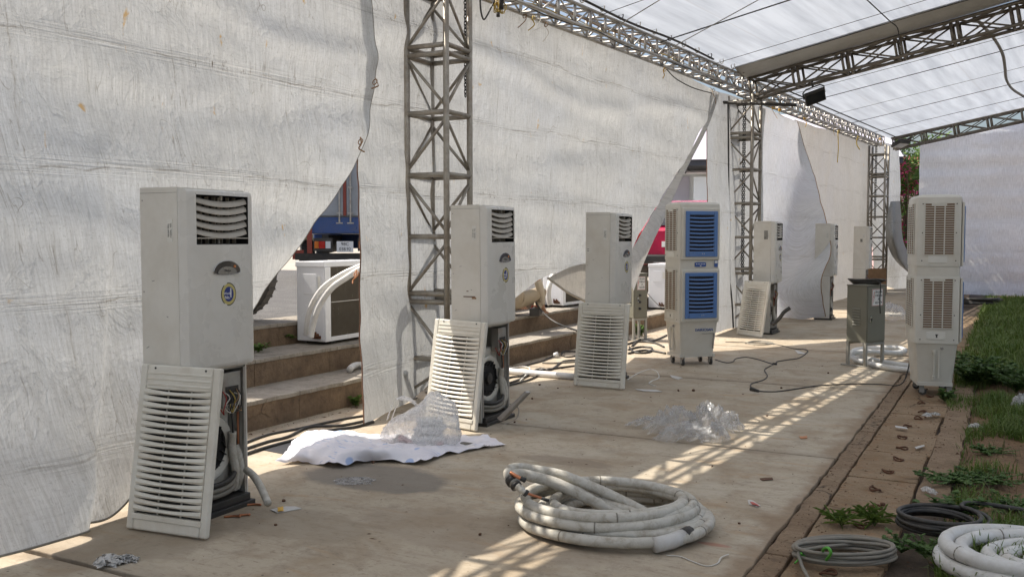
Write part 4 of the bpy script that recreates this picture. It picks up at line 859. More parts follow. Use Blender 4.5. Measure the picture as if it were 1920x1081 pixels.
n = NT('dark_coil'); v = n.co(); b = n.mix(n.ramp(n.noise(v, 6, 6, .7), .4, .7), (.10, .085, .065), (.17, .145, .11)); b = n.mix(n.ramp(n.noise(n.co(scale=(1, 5, 1)), 6, 3, .6, .5), .64, .68, 0, .8), b, (.42, .38, .32)); n.set(b, .7)
pm('fin_metal', (.16, .14, .11), .6, .3, var=.25)
cu = make_condenser(); cu.location = V((-6.13, 7.70, RZ[1]+.002)); cu.rotation_euler = (0, 0, radians(2)); cu['label'] = 'cream condenser unit with white hoses on the steps, framed by the tarp opening'
MB().tube(cr([AT(574, 627, 9.0), AT(575, 610, 8.96), AT(583, 575, 8.9), AT(605, 540, 8.84), AT(640, 515, 8.8), AT(672, 500, 8.8), AT(700, 490, 8.95)], 6), .026, 10).build('hose_run', 'hose_white', recentre=True, smooth=1)
h1 = bpy.data.objects['hose_run']; tag(h1, 'upper white insulated hose running off the framed condenser', 'hose')
h2 = MB().tube(cr([AT(583, 632, 8.92), AT(587, 610, 8.9), AT(598, 575, 8.84), AT(622, 540, 8.76), AT(650, 520, 8.74), AT(676, 504, 8.75), AT(705, 494, 8.9)], 6), .028, 10).build('hose_run', 'hose_white', recentre=True, smooth=1); tag(h2, 'lower white insulated hose running off the framed condenser', 'hose')
h3 = MB().tube(cr([FL(656, 692, .28), FL(663, 686, .285), FL(678, 684, .285), FL(720, 690, .28), FL(760, 700, .28)], 6), .033, 10).build('hose_run', 'hose_white', recentre=True, smooth=1); tag(h3, 'white hose end lying on the lower step beside the tarp edge', 'hose')
dup(cu, V((-6.12, 13.35, RZ[1]+.002)), (0, 0, radians(-3)), 'condenser unit beyond the crouching person, seen under the folded tarp corner')
dup(cu, V((-5.62, 16.6, RZ[0]+.002)), (0, 0, radians(4)), 'white condenser unit just left of the blue-fronted cooler')
h4 = MB().tube(cr([AT(1032, 572, 13.3), AT(1028, 555, 13.3), AT(1030, 535, 13.3), AT(1034, 522, 13.4), AT(1040, 505, 13.5)], 6), .04, 8).build('hose_run', 'hose_white', recentre=True, smooth=1); tag(h4, 'white hose rising beside the condenser near the crouching person', 'hose')

# ================================================================== ON THE FLOOR
def coil(name, label, cat, c, loops, r, mat, per=26, n=10, jit=.004, seed=0, head=(), tail=(), rot=0, group=None, parts=None):
    """one hose or cable wound in uneven loops: loops = (a, b, z, dx, dy)"""
    rnd = random.Random(seed); pts = []; L = len(loops)
    for i in range((L-1)*per+1):
        q = i/per; k = min(int(q), L-2); t = q-k; A, Bq = loops[k], loops[k+1]; a, b, z, dx, dy = [A[j]*(1-t)+Bq[j]*t for j in range(5)]
        an = 2*pi*q+rot; j = jit*noise.noise(V((q*3.3, seed, 0))); u = (a+j*3)*cos(an)+dx; v_ = (b+j*3)*sin(an)+dy
        pts.append(RF(c[0]+u, c[1]+v_, z+jit*abs(noise.noise(V((q*2.1, seed+9, 4))))*2))
    pts = list(head)+pts+list(tail)
    P = cr(pts, 3); o = MB().tube(P, [r*(1+.07*noise.noise(V((i*.11, seed, 2)))+.06*noise.noise(V((i*.6, seed, 7)))) for i in range(len(P))], n).build(name, mat, recentre=True, smooth=1)
    return tag(o, label, cat, group)
GH = 'coils of white insulated hose'
fc = coil('hose_coil', 'grimy white insulated hose coil in the foreground, one end lifted', 'hose coil', (.55, 4.93),
 [(.40, .34, .032, .06, .03), (.50, .43, .030, .01, -.01), (.46, .38, .082, .05, -.02), (.38, .33, .036, .08, .03), (.50, .42, .105, -.02, .0), (.36, .31, .085, .03, .045), (.46, .36, .150, -.03, -.01), (.33, .27, .115, .0, .02), (.37, .29, .165, .02, .03)], .0275, 'hose_foam', 30, 12, .016, 3, rot=2.6,
 tail=[AT(1262, 985, 4.78), AT(1215, 962, 4.9), AT(1140, 925, 5.0), AT(1060, 892, 5.05), AT(1000, 880, 5.08), AT(966, 876, 5.05), AT(953, 885, 4.98), AT(956, 896, 4.93)])
off = fc.location.copy()
def sub(parent, mb, name, mat, smooth=1):
    mb.v = [v-parent.location for v in mb.v]; return mb.build(name, mat, parent, smooth=smooth)
sub(fc, MB().tube(cr([AT(1240, 998, 4.8), AT(1190, 978, 4.88), AT(1120, 943, 4.95), AT(1050, 908, 5.0), AT(1000, 893, 5.02), AT(972, 888, 5.0), AT(962, 893, 4.95), AT(966, 906, 4.9)], 6), .03, 12), 'second_run', 'hose_foam')
for a, b, rr in (((958, 898, 4.92), (962, 904, 4.90), .034), ((966, 908, 4.89), (969, 912, 4.88), .031)): sub(fc, MB().tube([AT(*a), AT(*b)], rr, 12), 'open_end', 'black_plastic')
sub(fc, MB().tube(cr([AT(957, 885, 4.9), AT(972, 894, 4.87), AT(983, 899, 4.86)], 5), .010, 8), 'copper_pipe', 'copper'); sub(fc, MB().tube([AT(977, 896, 4.865), AT(985, 900, 4.855)], .014, 8), 'tape_end', 'ink')
sub(fc, MB().tube(cr([AT(970, 911, 4.87), AT(980, 919, 4.85), AT(985, 923, 4.84)], 4), [.02]*5+[.014]*4, 8), 'pipe_sleeve', 'hose_foam'); sub(fc, MB().tube(cr([AT(985, 923, 4.84), AT(1000, 928, 4.84), AT(1018, 934, 4.85)], 4), .007, 8), 'copper_pipe', 'copper')
sub(fc, MB().tube([AT(984, 922, 4.838), AT(988, 925, 4.84)], .019, 8), 'tape_end', 'ink'); sub(fc, MB().tube([AT(1015, 933, 4.848), AT(1029, 938, 4.85)], .009, 8), 'tape_end', 'ink')
fcp = [v.co+fc.location for v in fc.data.vertices]; nr = len(fcp)//12
for q in range(18, nr-30, 23):
    ctr = sum((fcp[q*12+k] for k in range(12)), V())/12; ax_ = (sum((fcp[(q+1)*12+k] for k in range(12)), V())/12-ctr).normalized(); rr = max((fcp[q*12+k]-ctr).length for k in range(12))
    sub(fc, MB().tube([ctr-ax_*.004, ctr+ax_*.004], rr+.0012, 12), 'tape_seam', 'cable_grey')
wr = FL(1250, 1033, .06)
sub(fc, MB().tube([FL(1228, 1021, .05), FL(1258, 1014, .052), FL(1285, 1003, .055)], .038, 12), 'tape_wrap', 'litter_white'); sub(fc, MB().tube([FL(1281, 1005, .056), FL(1293, 999, .058)], .039, 12), 'worn_patch', 'cable_black')
ws = MB().tube(cr([FL(1250, 1040, .01), FL(1275, 1042, .006), FL(1300, 1052, .005), FL(1325, 1060, .005), FL(1345, 1055, .006), FL(1352, 1044, .012), FL(1366, 1038, .012)], 6), .0045, 6, flat=.4).build('string_strand', 'cable_white', recentre=True, smooth=1); tag(ws, 'white strand trailing on the floor from the foreground hose coil', 'string')
hc2 = coil('hose_coil', 'brighter white hose coil cut off by the bottom right corner', 'hose coil', (2.40, 4.22), [(.39, .34, .035, .0, 0), (.40, .35, .045, 0, .0), (.38, .33, .11, .0, 0), (.30, .26, .08, .02, -.02), (.23, .19, .07, .03, -.03), (.16, .12, .065, .04, -.04), (.09, .06, .06, .05, -.05)], .034, 'hose_white', 28, 12, .012, 5, rot=3.4, group=None)
fcp = [v.co+hc2.location for v in hc2.data.vertices]; nr = len(fcp)//12
for q in range(12, nr-10, 31):
    ctr = sum((fcp[q*12+k] for k in range(12)), V())/12; ax_ = (sum((fcp[(q+1)*12+k] for k in range(12)), V())/12-ctr).normalized(); rr = max((fcp[q*12+k]-ctr).length for k in range(12))
    sub(hc2, MB().tube([ctr-ax_*.003, ctr+ax_*.003], rr+.001, 12), 'tape_seam', 'cable_grey')
coil('cable_coil', 'bundle of grey cable tied in green by the cracked kerb', 'cable coil', (1.60, 4.42), [(.235+.012*sin(k*2.3), .12+.025*sin(k*1.7+1), .010+.012*(k % 6)*.9, .01*sin(k*3.1), .02*cos(k*2.2)) for k in range(15)], .0088, 'cable_grey', 24, 7, .006, 7, rot=1.0, tail=[RF(1.40, 4.40, .05), RF(1.36, 4.32, .02), RF(1.345, 4.2, .01), RF(1.33, 4.08, .01)])
gt = MB().tube(cr([FL(1545, 1038, .03), FL(1543, 1030, .09), FL(1552, 1026, .12), FL(1558, 1036, .10), FL(1548, 1050, .03)], 5), .007, 6).tube(cr([FL(1545, 1048, .03), FL(1525, 1050, .02), FL(1508, 1042, .03), FL(1502, 1036, .05)], 5), .006, 6).tube(cr([FL(1510, 1043, .03), FL(1498, 1048, .02), FL(1490, 1055, .01)], 4), .004, 6).tube(cr([FL(1508, 1042, .03), FL(1512, 1034, .05), FL(1520, 1030, .03)], 4), .004, 6).build('ribbon_tie', 'green_tie', recentre=True, smooth=1); tag(gt, 'bright green ribbon knotted round the grey cable bundle', 'ribbon')
coil('cable_coil', 'thick black cable coil in the grass behind the corner hose', 'cable coil', (2.26, 4.86), [(.20+.02*sin(k*2), .19+.02*cos(k*1.3), .018+.018*k*.8, .03*sin(k*1.9), .02*cos(k)) for k in range(6)], .0125, 'cable_black', 24, 8, .008, 9, rot=.5, tail=[RF(2.5, 5.02, .1), RF(2.72, 4.98, .08), RF(2.95, 4.9, .05)])
coil('cable_coil', 'black cable loops lying at the foot of the end tarp', 'cable coil', tuple(((FL(1835, 571)-CAM).dot(RT), 21.4)), [(.42, .22, .03, 0, 0), (.45, .25, .05, .05, 0), (.4, .22, .09, -.03, .03), (.43, .24, .12, .02, 0), (.38, .2, .15, 0, 0)], .03, 'cable_black', 20, 6, .02, 12)
hc = MB()
hc.tube(cr([FL(1712, 687, .04), FL(1680, 683, .04), FL(1645, 677, .04), FL(1615, 671, .045), FL(1600, 665, .05), FL(1599, 659, .05), FL(1612, 655, .06), FL(1640, 653, .08), FL(1675, 652, .09), FL(1694, 655, .08), FL(1694, 659, .06), FL(1676, 661, .05), FL(1640, 663, .04)], 6), .036, 10)
hc.tube(cr([FL(1712, 694, .04), FL(1675, 690, .04), FL(1640, 684, .04), FL(1612, 677, .045), FL(1600, 671, .06), FL(1598, 664, .10), FL(1612, 660, .12), FL(1650, 660, .10), FL(1690, 662, .06)], 6), .034, 10)
o = hc.build('hose_coil', 'hose_white', recentre=True, smooth=1); tag(o, 'white hose loops on the floor behind the grey-green electrical cabinet', 'hose coil')
sub(o, MB().tube([FL(1645, 664, .045), FL(1660, 663, .045)], .009, 6), 'copper_pipe', 'copper')
# coil on the cabinet top
m = MB(); bz = .986; rnd = random.Random(5)
for k in range(6): m.tube([ec.location+V((cos(a)*(.15+.012*k)*1.0+.0, sin(a)*(.075+.01*(k % 3)), bz+.010+.009*k+.004*sin(3*a+k))) for a in [2*pi*q/24 for q in range(24)]], .009, 6, closed=True)
m.tube(cr([ec.location+V((.09, -.08, bz+.05)), ec.location+V((.16, -.10, bz+.03)), ec.location+V((.172, -.12, bz-.04)), ec.location+V((.168, -.125, bz-.18)), ec.location+V((.176, -.12, bz-.34))], 6), .007, 6)
o = m.build('cable_coil', 'cable_black', recentre=True, smooth=1); tag(o, 'dark cable coil lying on top of the aisle electrical cabinet', 'cable coil')

# ---- loose cables and pipes
def cable(name, label, cat, pts, r, mat, group=None, n=6, wob=0):
    o = MB().tube(cr(pts, 6), r, n).build(name, mat, recentre=True, smooth=1); return tag(o, label, cat, group)
Z3 = lambda x, y, z=.006: FL(1360+x/3.18, 400+y/3.18, z)
cable('floor_cable', 'thin black cable wandering across the middle of the floor', 'cable', [Z3(-60, 870), Z3(0, 888), Z3(45, 884), Z3(60, 866), Z3(120, 856), Z3(190, 868), Z3(270, 893), Z3(298, 896), Z3(310, 882), Z3(370, 872), Z3(440, 860), Z3(490, 824), Z3(470, 808), Z3(415, 806), Z3(300, 780), Z3(150, 770), Z3(0, 765)], .007, 'cable_black')
o = cable('floor_cable', 'black cable with a plug end near the sun stripes', 'cable', [Z3(295, 896), Z3(236, 928), Z3(250, 968), Z3(225, 992), Z3(160, 1012), Z3(150, 1030), Z3(160, 1048)], .007, 'cable_black'); sub(o, MB().tube([Z3(155, 1046, .016), Z3(200, 1058, .014)], [.024, .012], 8), 'plug', 'cable_black'); sub(o, MB().box(Z3(295, 896, .012), (.05, .03, .024)), 'joint', 'cable_black', False)
cable('power_lead', 'black power lead running up to the cooler beside the grass', 'cable', [Z3(190, 1058), Z3(300, 1061), Z3(420, 1045), Z3(560, 1025), Z3(760, 1016), Z3(930, 1018), Z3(1020, 1025), AT(1696, 712, 9.75), AT(1705, 680, 9.8), AT(1707, 650, 9.9), AT(1705, 625, 9.98), AT(1709, 614, 10.05)], .007, 'cable_black')
cable('floor_cable', 'grey cable snippet heap in front of the fourth air conditioner', 'cable', [Z3(120, 775), Z3(160, 762), Z3(220, 760), Z3(280, 772), Z3(240, 782), Z3(160, 780), Z3(130, 770), Z3(200, 765), Z3(290, 778)], .012, 'cable_grey')
GC = 'cables trailing under the near tarp'
for k, (pts, r, lab) in enumerate((([(440, 838), (500, 815), (560, 803), (610, 792), (650, 784), (700, 776)], .011, 'topmost of the dark cables between the nearest air conditioner and the steps'), ([(440, 848), (500, 828), (540, 818), (580, 800), (640, 797), (690, 787)], .012, 'middle dark cable between the nearest air conditioner and the steps'), ([(440, 858), (500, 838), (560, 822), (620, 806), (665, 800), (700, 790)], .013, 'lowest dark cable between the nearest air conditioner and the steps'))):
    cable('floor_cable', lab, 'cable', [FL(x, y, r) for x, y in pts], r, 'cable_black', GC)
Z4 = lambda x, y, z=.012: FL(960+x/7.72, 620+y/7.72, z)
GD = 'cables heaped by the steps between two air conditioners'
for pts, r, mt, lab in (([(-120, 760), (0, 740), (200, 660), (350, 560), (480, 560), (700, 530), (940, 500)], .012, 'cable_black', 'black cable crossing the white pipe beside the second air conditioner'), ([(-100, 690), (0, 665), (130, 650), (300, 580), (420, 545), (560, 560), (740, 440), (940, 420)], .011, 'cable_black', 'black cable looping up towards the third air conditioner'),
 ([(-60, 545), (60, 525), (180, 520), (260, 545), (220, 620), (120, 720)], .010, 'cable_white', 'cream cable loop beside the second air conditioner'), ([(120, 520), (300, 470), (420, 440), (520, 400), (620, 350)], .011, 'cable_black', 'black cable ending in a white lamp holder by the lower step'), ([(940, 360), (800, 375), (720, 350), (730, 310), (800, 295), (940, 300)], .010, 'cable_black', 'black cable loop at the foot of the lower step'),
 ([(-60, 790), (100, 750), (260, 700), (380, 640), (440, 590)], .010, 'cable_black', 'black cable nearest the aisle beside the second air conditioner'), ([(440, 460), (600, 465), (760, 455), (940, 445)], .012, 'cable_grey', 'straight grey cable behind the third intake cover')):
    o = cable('floor_cable', lab, 'cable', [Z4(*q) for q in pts], r, mt, GD)
    if 'lamp holder' in lab: sub(o, MB().tube([Z4(610, 352, .035), Z4(660, 338, .05)], [.03, .034], 10), 'lamp_holder', 'pvc_white')
cable('pvc_pipe', 'white plastic pipe lying behind the second and third air conditioners', 'pipe', [Z4(-260, 540, .035), Z4(0, 585, .035), Z4(920, 662, .035)], .036, 'pvc_white', n=12)
for k, pts in enumerate((([(1176, 645), (1195, 640), (1225, 642), (1245, 650)]), ([(1178, 655), (1200, 650), (1222, 652), (1215, 660), (1190, 660), (1180, 650)]), ([(1185, 648), (1200, 636), (1215, 640), (1232, 636), (1250, 628)]), ([(1178, 662), (1210, 656), (1248, 662)]))):
    cable('floor_cable', ('black cable from the three-button cabinet towards the blue-fronted cooler', 'tight black cable loop at the foot of the three-button cabinet', 'black cable rising behind the blue-fronted cooler', 'black cable lying lowest between third air conditioner and blue-fronted cooler')[k], 'cable', [FL(x, y, .015) for x, y in pts], .014, 'cable_black', 'cables by the three-button cabinet')
cable('step_cable', 'black cable hanging down over the steps beside the crouching person', 'cable', [AT(1004, 566, 12.9), AT(1012, 578, 12.6), AT(1025, 592, 12.2), AT(1040, 603, 12.0), AT(1060, 612, 11.9), AT(1090, 622, 11.8)], .012, 'cable_black')
cable('service_wire', 'thin wire sagging from the white condenser by the blue-fronted cooler', 'wire', [AT(1210, 545, 16.0), AT(1225, 562, 15.5), AT(1240, 577, 15)], .008, 'cable_black')
cable('bare_lead', 'cream lead curling on the floor right of the third intake cover', 'cable', [FL(1176, 712), FL(1190, 703), FL(1205, 696), FL(1220, 692), FL(1232, 697), FL(1235, 708), FL(1222, 714), FL(1217, 719), FL(1230, 724)], .008, 'cable_white')
# pieces out of the opened units
cable('pipe_offcut', 'grey foam pipe drooping out of the nearest air conditioner', 'pipe', [AT(462, 880, 5.35), AT(476, 892, 5.28), AT(490, 915, 5.2), AT(503, 944, 5.1)], .021, 'hose_foam', n=10)
o = MB().prism([AT(932, 783, 7.55), AT(984, 733, 7.5), AT(988, 736, 7.5), AT(938, 789, 7.55)], V((.02, .03, .0))).build('angle_bar', 'galv', recentre=True); tag(o, 'steel angle bar propped against the second air conditioner base', 'metal bar')
cable('wire_loop', 'thin grey wire looping round the base of the second air conditioner', 'wire', [FL(895, 785, .03), FL(915, 795), FL(945, 795), FL(968, 784), FL(972, 765, .03), FL(955, 757, .09), FL(948, 762, .08)], .005, 'cable_grey')
cable('cut_hose', 'dark cut hose sticking out right of the fourth air conditioner', 'hose', [AT(1448, 608, 14.3), AT(1460, 598, 14.3), AT(1470, 585, 14.3), AT(1481, 577, 14.3)], .03, 'cable_black', n=8)

# ---- plastic bag of food boxes, printed sheet, clear wrap
bl = FL(785, 835)
bag = thing('plastic_bag', 'clear plastic carrier bag holding white foam boxes on the printed sheet', 'plastic bag', bl+V((0, 0, .012)), YAW)
rings = []
for j in range(19):
    t = j/18; z = .36*t; w_ = .285*sqrt(max(.02, 1-t**2.6))*(1 if t > .05 else .9); d_ = .19*sqrt(max(.02, 1-t**2.2)); sh = .02*sin(t*3)+.05*t*t; r_ = []
    for k in range(40):
        a = 2*pi*k/40; q = V((cos(a)*2.4, sin(a)*2.4, z*9)); e = 1+.10*noise.noise(q)-.16*abs(noise.noise(q*2.2))-.10*abs(noise.noise(q*4.7))+.04*noise.noise(q*9)+.10
        r_.append((sh+w_*cos(a)*e, d_*sin(a)*e, z*(1+.10*cos(a)-.22*max(0, -cos(a))*t)+.012*noise.noise(q*3)))
    rings.append(r_)
MB().loft(rings).build('film', 'bag_film', bag, smooth=1)
for pts in ([(-.235, 0, .18), (-.19, -.01, .31), (-.13, 0, .345), (-.06, .0, .32), (.0, .0, .27)], [(-.21, .04, .17), (-.16, .03, .30), (-.10, .04, .33), (-.03, .03, .30)], [(.02, -.02, .26), (.09, .0, .36), (.14, .01, .385), (.17, .0, .32)]):
    pp = cr(pts, 6); m = MB(); vs = []; fs = []
    for i, q in enumerate(pp): wv = .025+.02*abs(noise.noise(q*20)); vs += [q+V((0, -wv, .004*sin(i))), q+V((.012, wv*.2, .014)), q+V((0, wv, -.003*cos(i)))]
    for i in range(len(pp)-1):
        for k in range(2): a = i*3+k; fs.append((a, a+1, a+4, a+3))
    m.add(vs, fs); m.build('handle', 'bag_film', bag, smooth=1)
for k, (x, y, z, w_, d_, h_, rz) in enumerate(((.07, .0, .012, .24, .17, .06, .1), (.085, .01, .085, .23, .16, .055, -.08), (.08, .0, .150, .20, .13, .045, .12))):
    b = thing('foam_box', ('bottom', 'middle', 'topmost')[k]+' white foam food box stacked inside the plastic bag', 'food box', bag.location+Matrix.Rotation(YAW, 3, 'Z') @ V((x, y, z)), YAW+rz, 'foam boxes in the bag')
    MB().loft([[(sx*w_/2*e, sy*d_/2*e, zz) for sx, sy in ((-1, -1), (1, -1), (1, 1), (-1, 1))] for e, zz in ((.86, 0), (1, h_*.55))]).build('tray', 'white_print', b, bevel=.008); MB().loft([[(sx*w_/2*e, sy*d_/2*e, zz) for sx, sy in ((-1, -1), (1, -1), (1, 1), (-1, 1))] for e, zz in ((1.02, h_*.57), (1.02, h_*.66), (.86, h_))]).build('lid', 'white_print', b, bevel=.008)
for k, (x, y, z, mt, sc) in enumerate(((-.11, -.08, .06, 'litter_red', .035), (-.07, -.05, .03, 'litter_red', .03), (-.14, -.03, .04, 'litter_white', .05), (.17, -.12, .02, 'litter_red', .028))):
    p = bag.location+Matrix.Rotation(YAW, 3, 'Z') @ V((x, y, z)); m = MB(); m.lathe([(.1*sc, -sc*.6), (sc*.9, -sc*.3), (sc, .1*sc), (sc*.6, sc*.6), (.05*sc, sc*.7)], 9); m.v = [v+V((noise.noise(v*40+V((k, 0, 0))), noise.noise(v*40+V((0, k, 9))), noise.noise(v*50)))*sc*.5 for v in m.v]
    o = m.build('food_scrap', mt, smooth=1); o.location = p; tag(o, ('red wrapper scrap at the left inside the plastic bag', 'small red scrap low inside the plastic bag', 'white crumpled tissue inside the plastic bag', 'red scrap in the right corner of the plastic bag')[k], 'scrap')
UPZ = V((0, 0, 1))
rows = [[FL(548, 829, .03), FL(578, 812, .05), FL(640, 809, .075), FL(690, 812, .05), FL(740, 815, .012), FL(800, 818, .010), FL(860, 818, .012), FL(905, 814, .025)],
 [FL(540, 845, .05), FL(585, 832, .085), FL(632, 822, .12), FL(690, 830, .06), FL(745, 826, .02), FL(805, 828, .010), FL(870, 826, .012), FL(922, 822, .012)],
 [FL(528, 858, .04), FL(582, 850, .07), FL(630, 842, .10), FL(690, 842, .10), FL(745, 841, .075), FL(795, 842, .05), FL(870, 836, .010), FL(936, 829, .010)],
 [FL(515, 869, .014), FL(578, 866, .014), FL(632, 871, .03), FL(690, 865, .014), FL(742, 865, .014), FL(796, 866, .022), FL(838, 852, .014), FL(950, 832, .014)]]
o, e = sheet('printed_sheet', rows, 'print_sheet', 14, 16, .014, 21, nrm=UPZ, uvf=lambda p: (p.x, p.y), fine=1.2, crumple_=1.7); tag(o, 'white printed plastic sheet crumpled on the floor under the bag', 'sheet')
o = MB().prism([FL(492, 843, .003), FL(560, 824, .003), FL(640, 822, .003), FL(905, 822, .003), FL(930, 834, .003), FL(800, 852, .003), FL(640, 856, .003), FL(560, 857, .003)], (0, 0, .003)).build('dark_mat', 'under_sheet', recentre=True); tag(o, 'black mat showing under the white printed sheet', 'mat')
def crumple(name, label, lumps, mat, seed, parts=1, n=60, cat='plastic wrap'):
    m = MB()
    for L, (c, ax, ay, hh) in enumerate(lumps):
        vs = []; fs = []; nn = n
        for j in range(nn+1):
            for i in range(nn+1):
                u = -1+2*i/nn; v_ = -1+2*j/nn; q = V((u*1.7+seed+L*5, v_*1.7, L*3.3+seed)); rr = sqrt(u*u+v_*v_)
                rg = 1-abs(noise.noise(q*1.6))*2; rg2 = 1-abs(noise.noise(q*3.9))*2; rg3 = 1-abs(noise.noise(q*8))*2
                env = max(0, 1-rr*rr*(.85+.3*noise.noise(q*1.1)))
                z = hh*env*(.40+.38*rg+.26*rg2+.12*rg3); k = 1+.22*noise.noise(q*2.2)
                p = c+RT*(u*ax*k+.02*noise.noise(q*6))+V((-sin(YAW), cos(YAW), 0))*(v_*ay*k+.02*noise.noise(q*6+V((9, 0, 0))))
                vs.append(p+V((0, 0, max(.003, z+.004))))
        for j in range(nn):
            for i in range(nn):
                u = -1+2*(i+.5)/nn; v_ = -1+2*(j+.5)/nn
                if sqrt(u*u+v_*v_) < 1.0+.14*noise.noise(V((atan2(v_, u)*2.5, seed+L, 0))): a = j*(nn+1)+i; fs.append((a, a+1, a+nn+2, a+nn+1))
        m.add(vs, fs)
    o = m.build(name, mat, recentre=True, smooth=1); return tag(o, label, cat)
c0 = FL(1290, 818)
crumple('plastic_wrap', 'heap of crumpled clear plastic wrap in the sun stripe', [(FL(1265, 812), .24, .18, .22), (FL(1330, 812), .20, .17, .25), (FL(1290, 826), .26, .14, .14), (FL(1222, 800), .22, .09, .09), (FL(1368, 806), .12, .13, .15), (FL(1340, 826), .12, .10, .14)], 'clear_film', 4)
crumple('plastic_wrap', 'crumpled white plastic wrap on the floor beyond the aisle electrical cabinet', [(FL(1672, 601), .38, .3, .34)], 'clear_film', 8, n=34)
crumple('film_scrap', 'flat film scrap lying on the dark wet stain', [(FL(665, 902), .13, .10, .012)], 'puddle_film', 12, n=24, cat='film scrap')
crumple('plastic_scrap', 'white plastic bag lying in the grass at the right edge', [(FL(1917, 762, .02), .10, .08, .12)], 'bag_film', 15, n=30, cat='plastic scrap')
# ---- litter
def scrap(name, label, pts, mat, th=.003, cat='litter', amp=.006, z=.004):
    P = [FL(x, y, z) for x, y in pts]; c = sum(P, V())/len(P); m = MB(); n = len(P); ring = []
    vs = [c+V((0, 0, amp*1.4))]; 
    for i in range(n):
        a, b = P[i], P[(i+1) % n]
        for t in (0, .5): q = a.lerp(b, t); vs.append(q+V((0, 0, amp*(noise.noise(q*30)+.6))))
    k = len(vs)-1; fs = [(0, 1+i, 1+(i+1) % k) for i in range(k)]; m.add(vs, fs); o = m.build(name, mat, recentre=True); s = o.modifiers.new('thick', 'SOLIDIFY'); s.thickness = th; return tag(o, label, cat)
scrap('paper_scrap', 'torn white paper strip with a yellow mark near the nearest air conditioner', [(506, 955), (535, 950), (553, 949), (566, 953), (545, 957), (520, 962)], 'litter_white'); scrap('tape_scrap', 'yellow tape bit on the torn paper strip', [(520, 951), (531, 950), (532, 957), (521, 959)], 'yellow_tie', z=.013)
crumple('cloth_scrap', 'crumpled white cloth scrap by the nearest floor joint', [(FL(205, 1058), .07, .05, .05), (FL(238, 1052), .055, .03, .035)], 'litter_white', 18, n=22, cat='cloth scrap')
scrap('wrapper', 'small red and white wrapper right of the foreground hose coil', [(1402, 938), (1412, 938), (1426, 948), (1420, 951), (1404, 945)], 'litter_white'); scrap('wrapper', 'red edge of the wrapper right of the foreground hose coil', [(1406, 940), (1418, 943), (1424, 949), (1410, 945)], 'litter_red', z=.012)
scrap('wrapper', 'thin white strip below the third air conditioner cover', [(1190, 729), (1230, 731), (1242, 734), (1205, 733)], 'litter_white'); scrap('wrapper', 'white scrap on the floor in front of the blue-fronted cooler', [(1256, 703), (1280, 708), (1272, 711), (1260, 708)], 'litter_white')
crumple('wrapper', 'silvery film strip at the grass edge of the drain', [(FL(1742, 922), .035, .075, .03)], 'bag_film', 31, n=20, cat='litter'); crumple('wrapper', 'crumpled white wrapper on the drain covers', [(FL(1738, 780), .04, .03, .03), (FL(1752, 778), .05, .03, .025)], 'litter_white', 33, n=20, cat='litter')
crumple('wrapper', 'bent white wrapper on the outer kerb beside the soil', [(FL(1828, 801), .055, .03, .035)], 'litter_white', 35, n=20, cat='litter'); scrap('straw', 'white straw on a drain cover', [(1678, 798), (1700, 801), (1702, 804), (1680, 801)], 'litter_white'); scrap('straw', 'short white straw on the middle drain cover', [(1715, 838), (1732, 833), (1734, 836), (1718, 841)], 'litter_white')
scrap('tape_scrap', 'white tape bits near the wandering black cable', [(1490, 656), (1500, 658), (1512, 664), (1496, 663)], 'litter_white'); scrap('leaf_litter', 'dry brown leaf in front of the nearest floor stripes', [(1424, 897), (1448, 895), (1450, 899), (1430, 901)], 'litter_brown'); scrap('leaf_litter', 'dry reddish leaf on the floor left of the kerb', [(1498, 818), (1513, 817), (1514, 821), (1502, 822)], 'orange_tie')
for k, (x, y, d) in enumerate(((420, 968, 1), (448, 965, 0), (460, 946, 1))):
    pa = FL(x, y, .008); cable('copper_offcut', ('pink copper offcut below the nearest air conditioner', 'short copper offcut beside the nearest base pan', 'bent copper stub at the corner of the nearest air conditioner')[k], 'pipe', [pa, pa+RT*.05+V((0, .01, .002)), pa+RT*(.09 if d else .05)+V((0, .0, .002))], .0065, 'copper')
rnd = random.Random(11)
pb = None
for k, (x, y) in enumerate(((218, 1048), (532, 940), (517, 985), (1272, 733), (1438, 780), (1046, 728), (1012, 722), (1386, 982), (965, 792), (998, 748), (1465, 728), (1553, 700), (1300, 733), (700, 868), (900, 1003), (1240, 1010), (1655, 948), (1735, 783))):
    if pb is None:
        m = MB(); m.lathe([(.001, 0), (.010, .002), (.0125, .008), (.009, .014), (.001, .016)], 7); m.v = [v+V((noise.noise(v*90), noise.noise(v*80+V((5, 0, 0))), 0))*.003 for v in m.v]; pb = m.mesh('pebble', 'litter_brown', 1)
    o = link('pebble', pb); o.location = FL(x, y); s = rnd.uniform(.7, 1.4); o.scale = (s, s*rnd.uniform(.7, 1), s); o.rotation_euler = (0, 0, rnd.random()*6); tag(o, 'small brown clod lying loose on the concrete', 'clod', 'small brown clods')
o = MB().bx(-.45, .45, -.24, .24, .03, .05)
gp = thing('floor_grate', 'white slotted panel lying flat near the far corner', 'panel', FL(1692, 591)+V((0, 0, .003)), radians(5)); MB().bx(-.5, .5, -.26, -.2, 0, .03).bx(-.5, .5, .2, .26, 0, .03).bx(-.5, -.45, -.2, .2, 0, .03).bx(.45, .5, -.2, .2, 0, .03).build('frame', 'ac_plastic', gp)
for k in range(14): MB().box((-.41+k*.063, 0, .015), (.03, .41, .02), Matrix.Rotation(.25, 3, 'Z')).build('slat', 'ac_plastic', gp)
gr = thing('grille_stack', 'dark slatted grille stack at the foot of the farthest lattice tower', 'grille', FL(1640, 553)+V((0, 0, .0)), radians(10)); MB().bx(-.28, .28, -.05, -.03, 0, .72).bx(-.28, .28, .03, .05, 0, .72).build('side_frame', 'wood', gr)
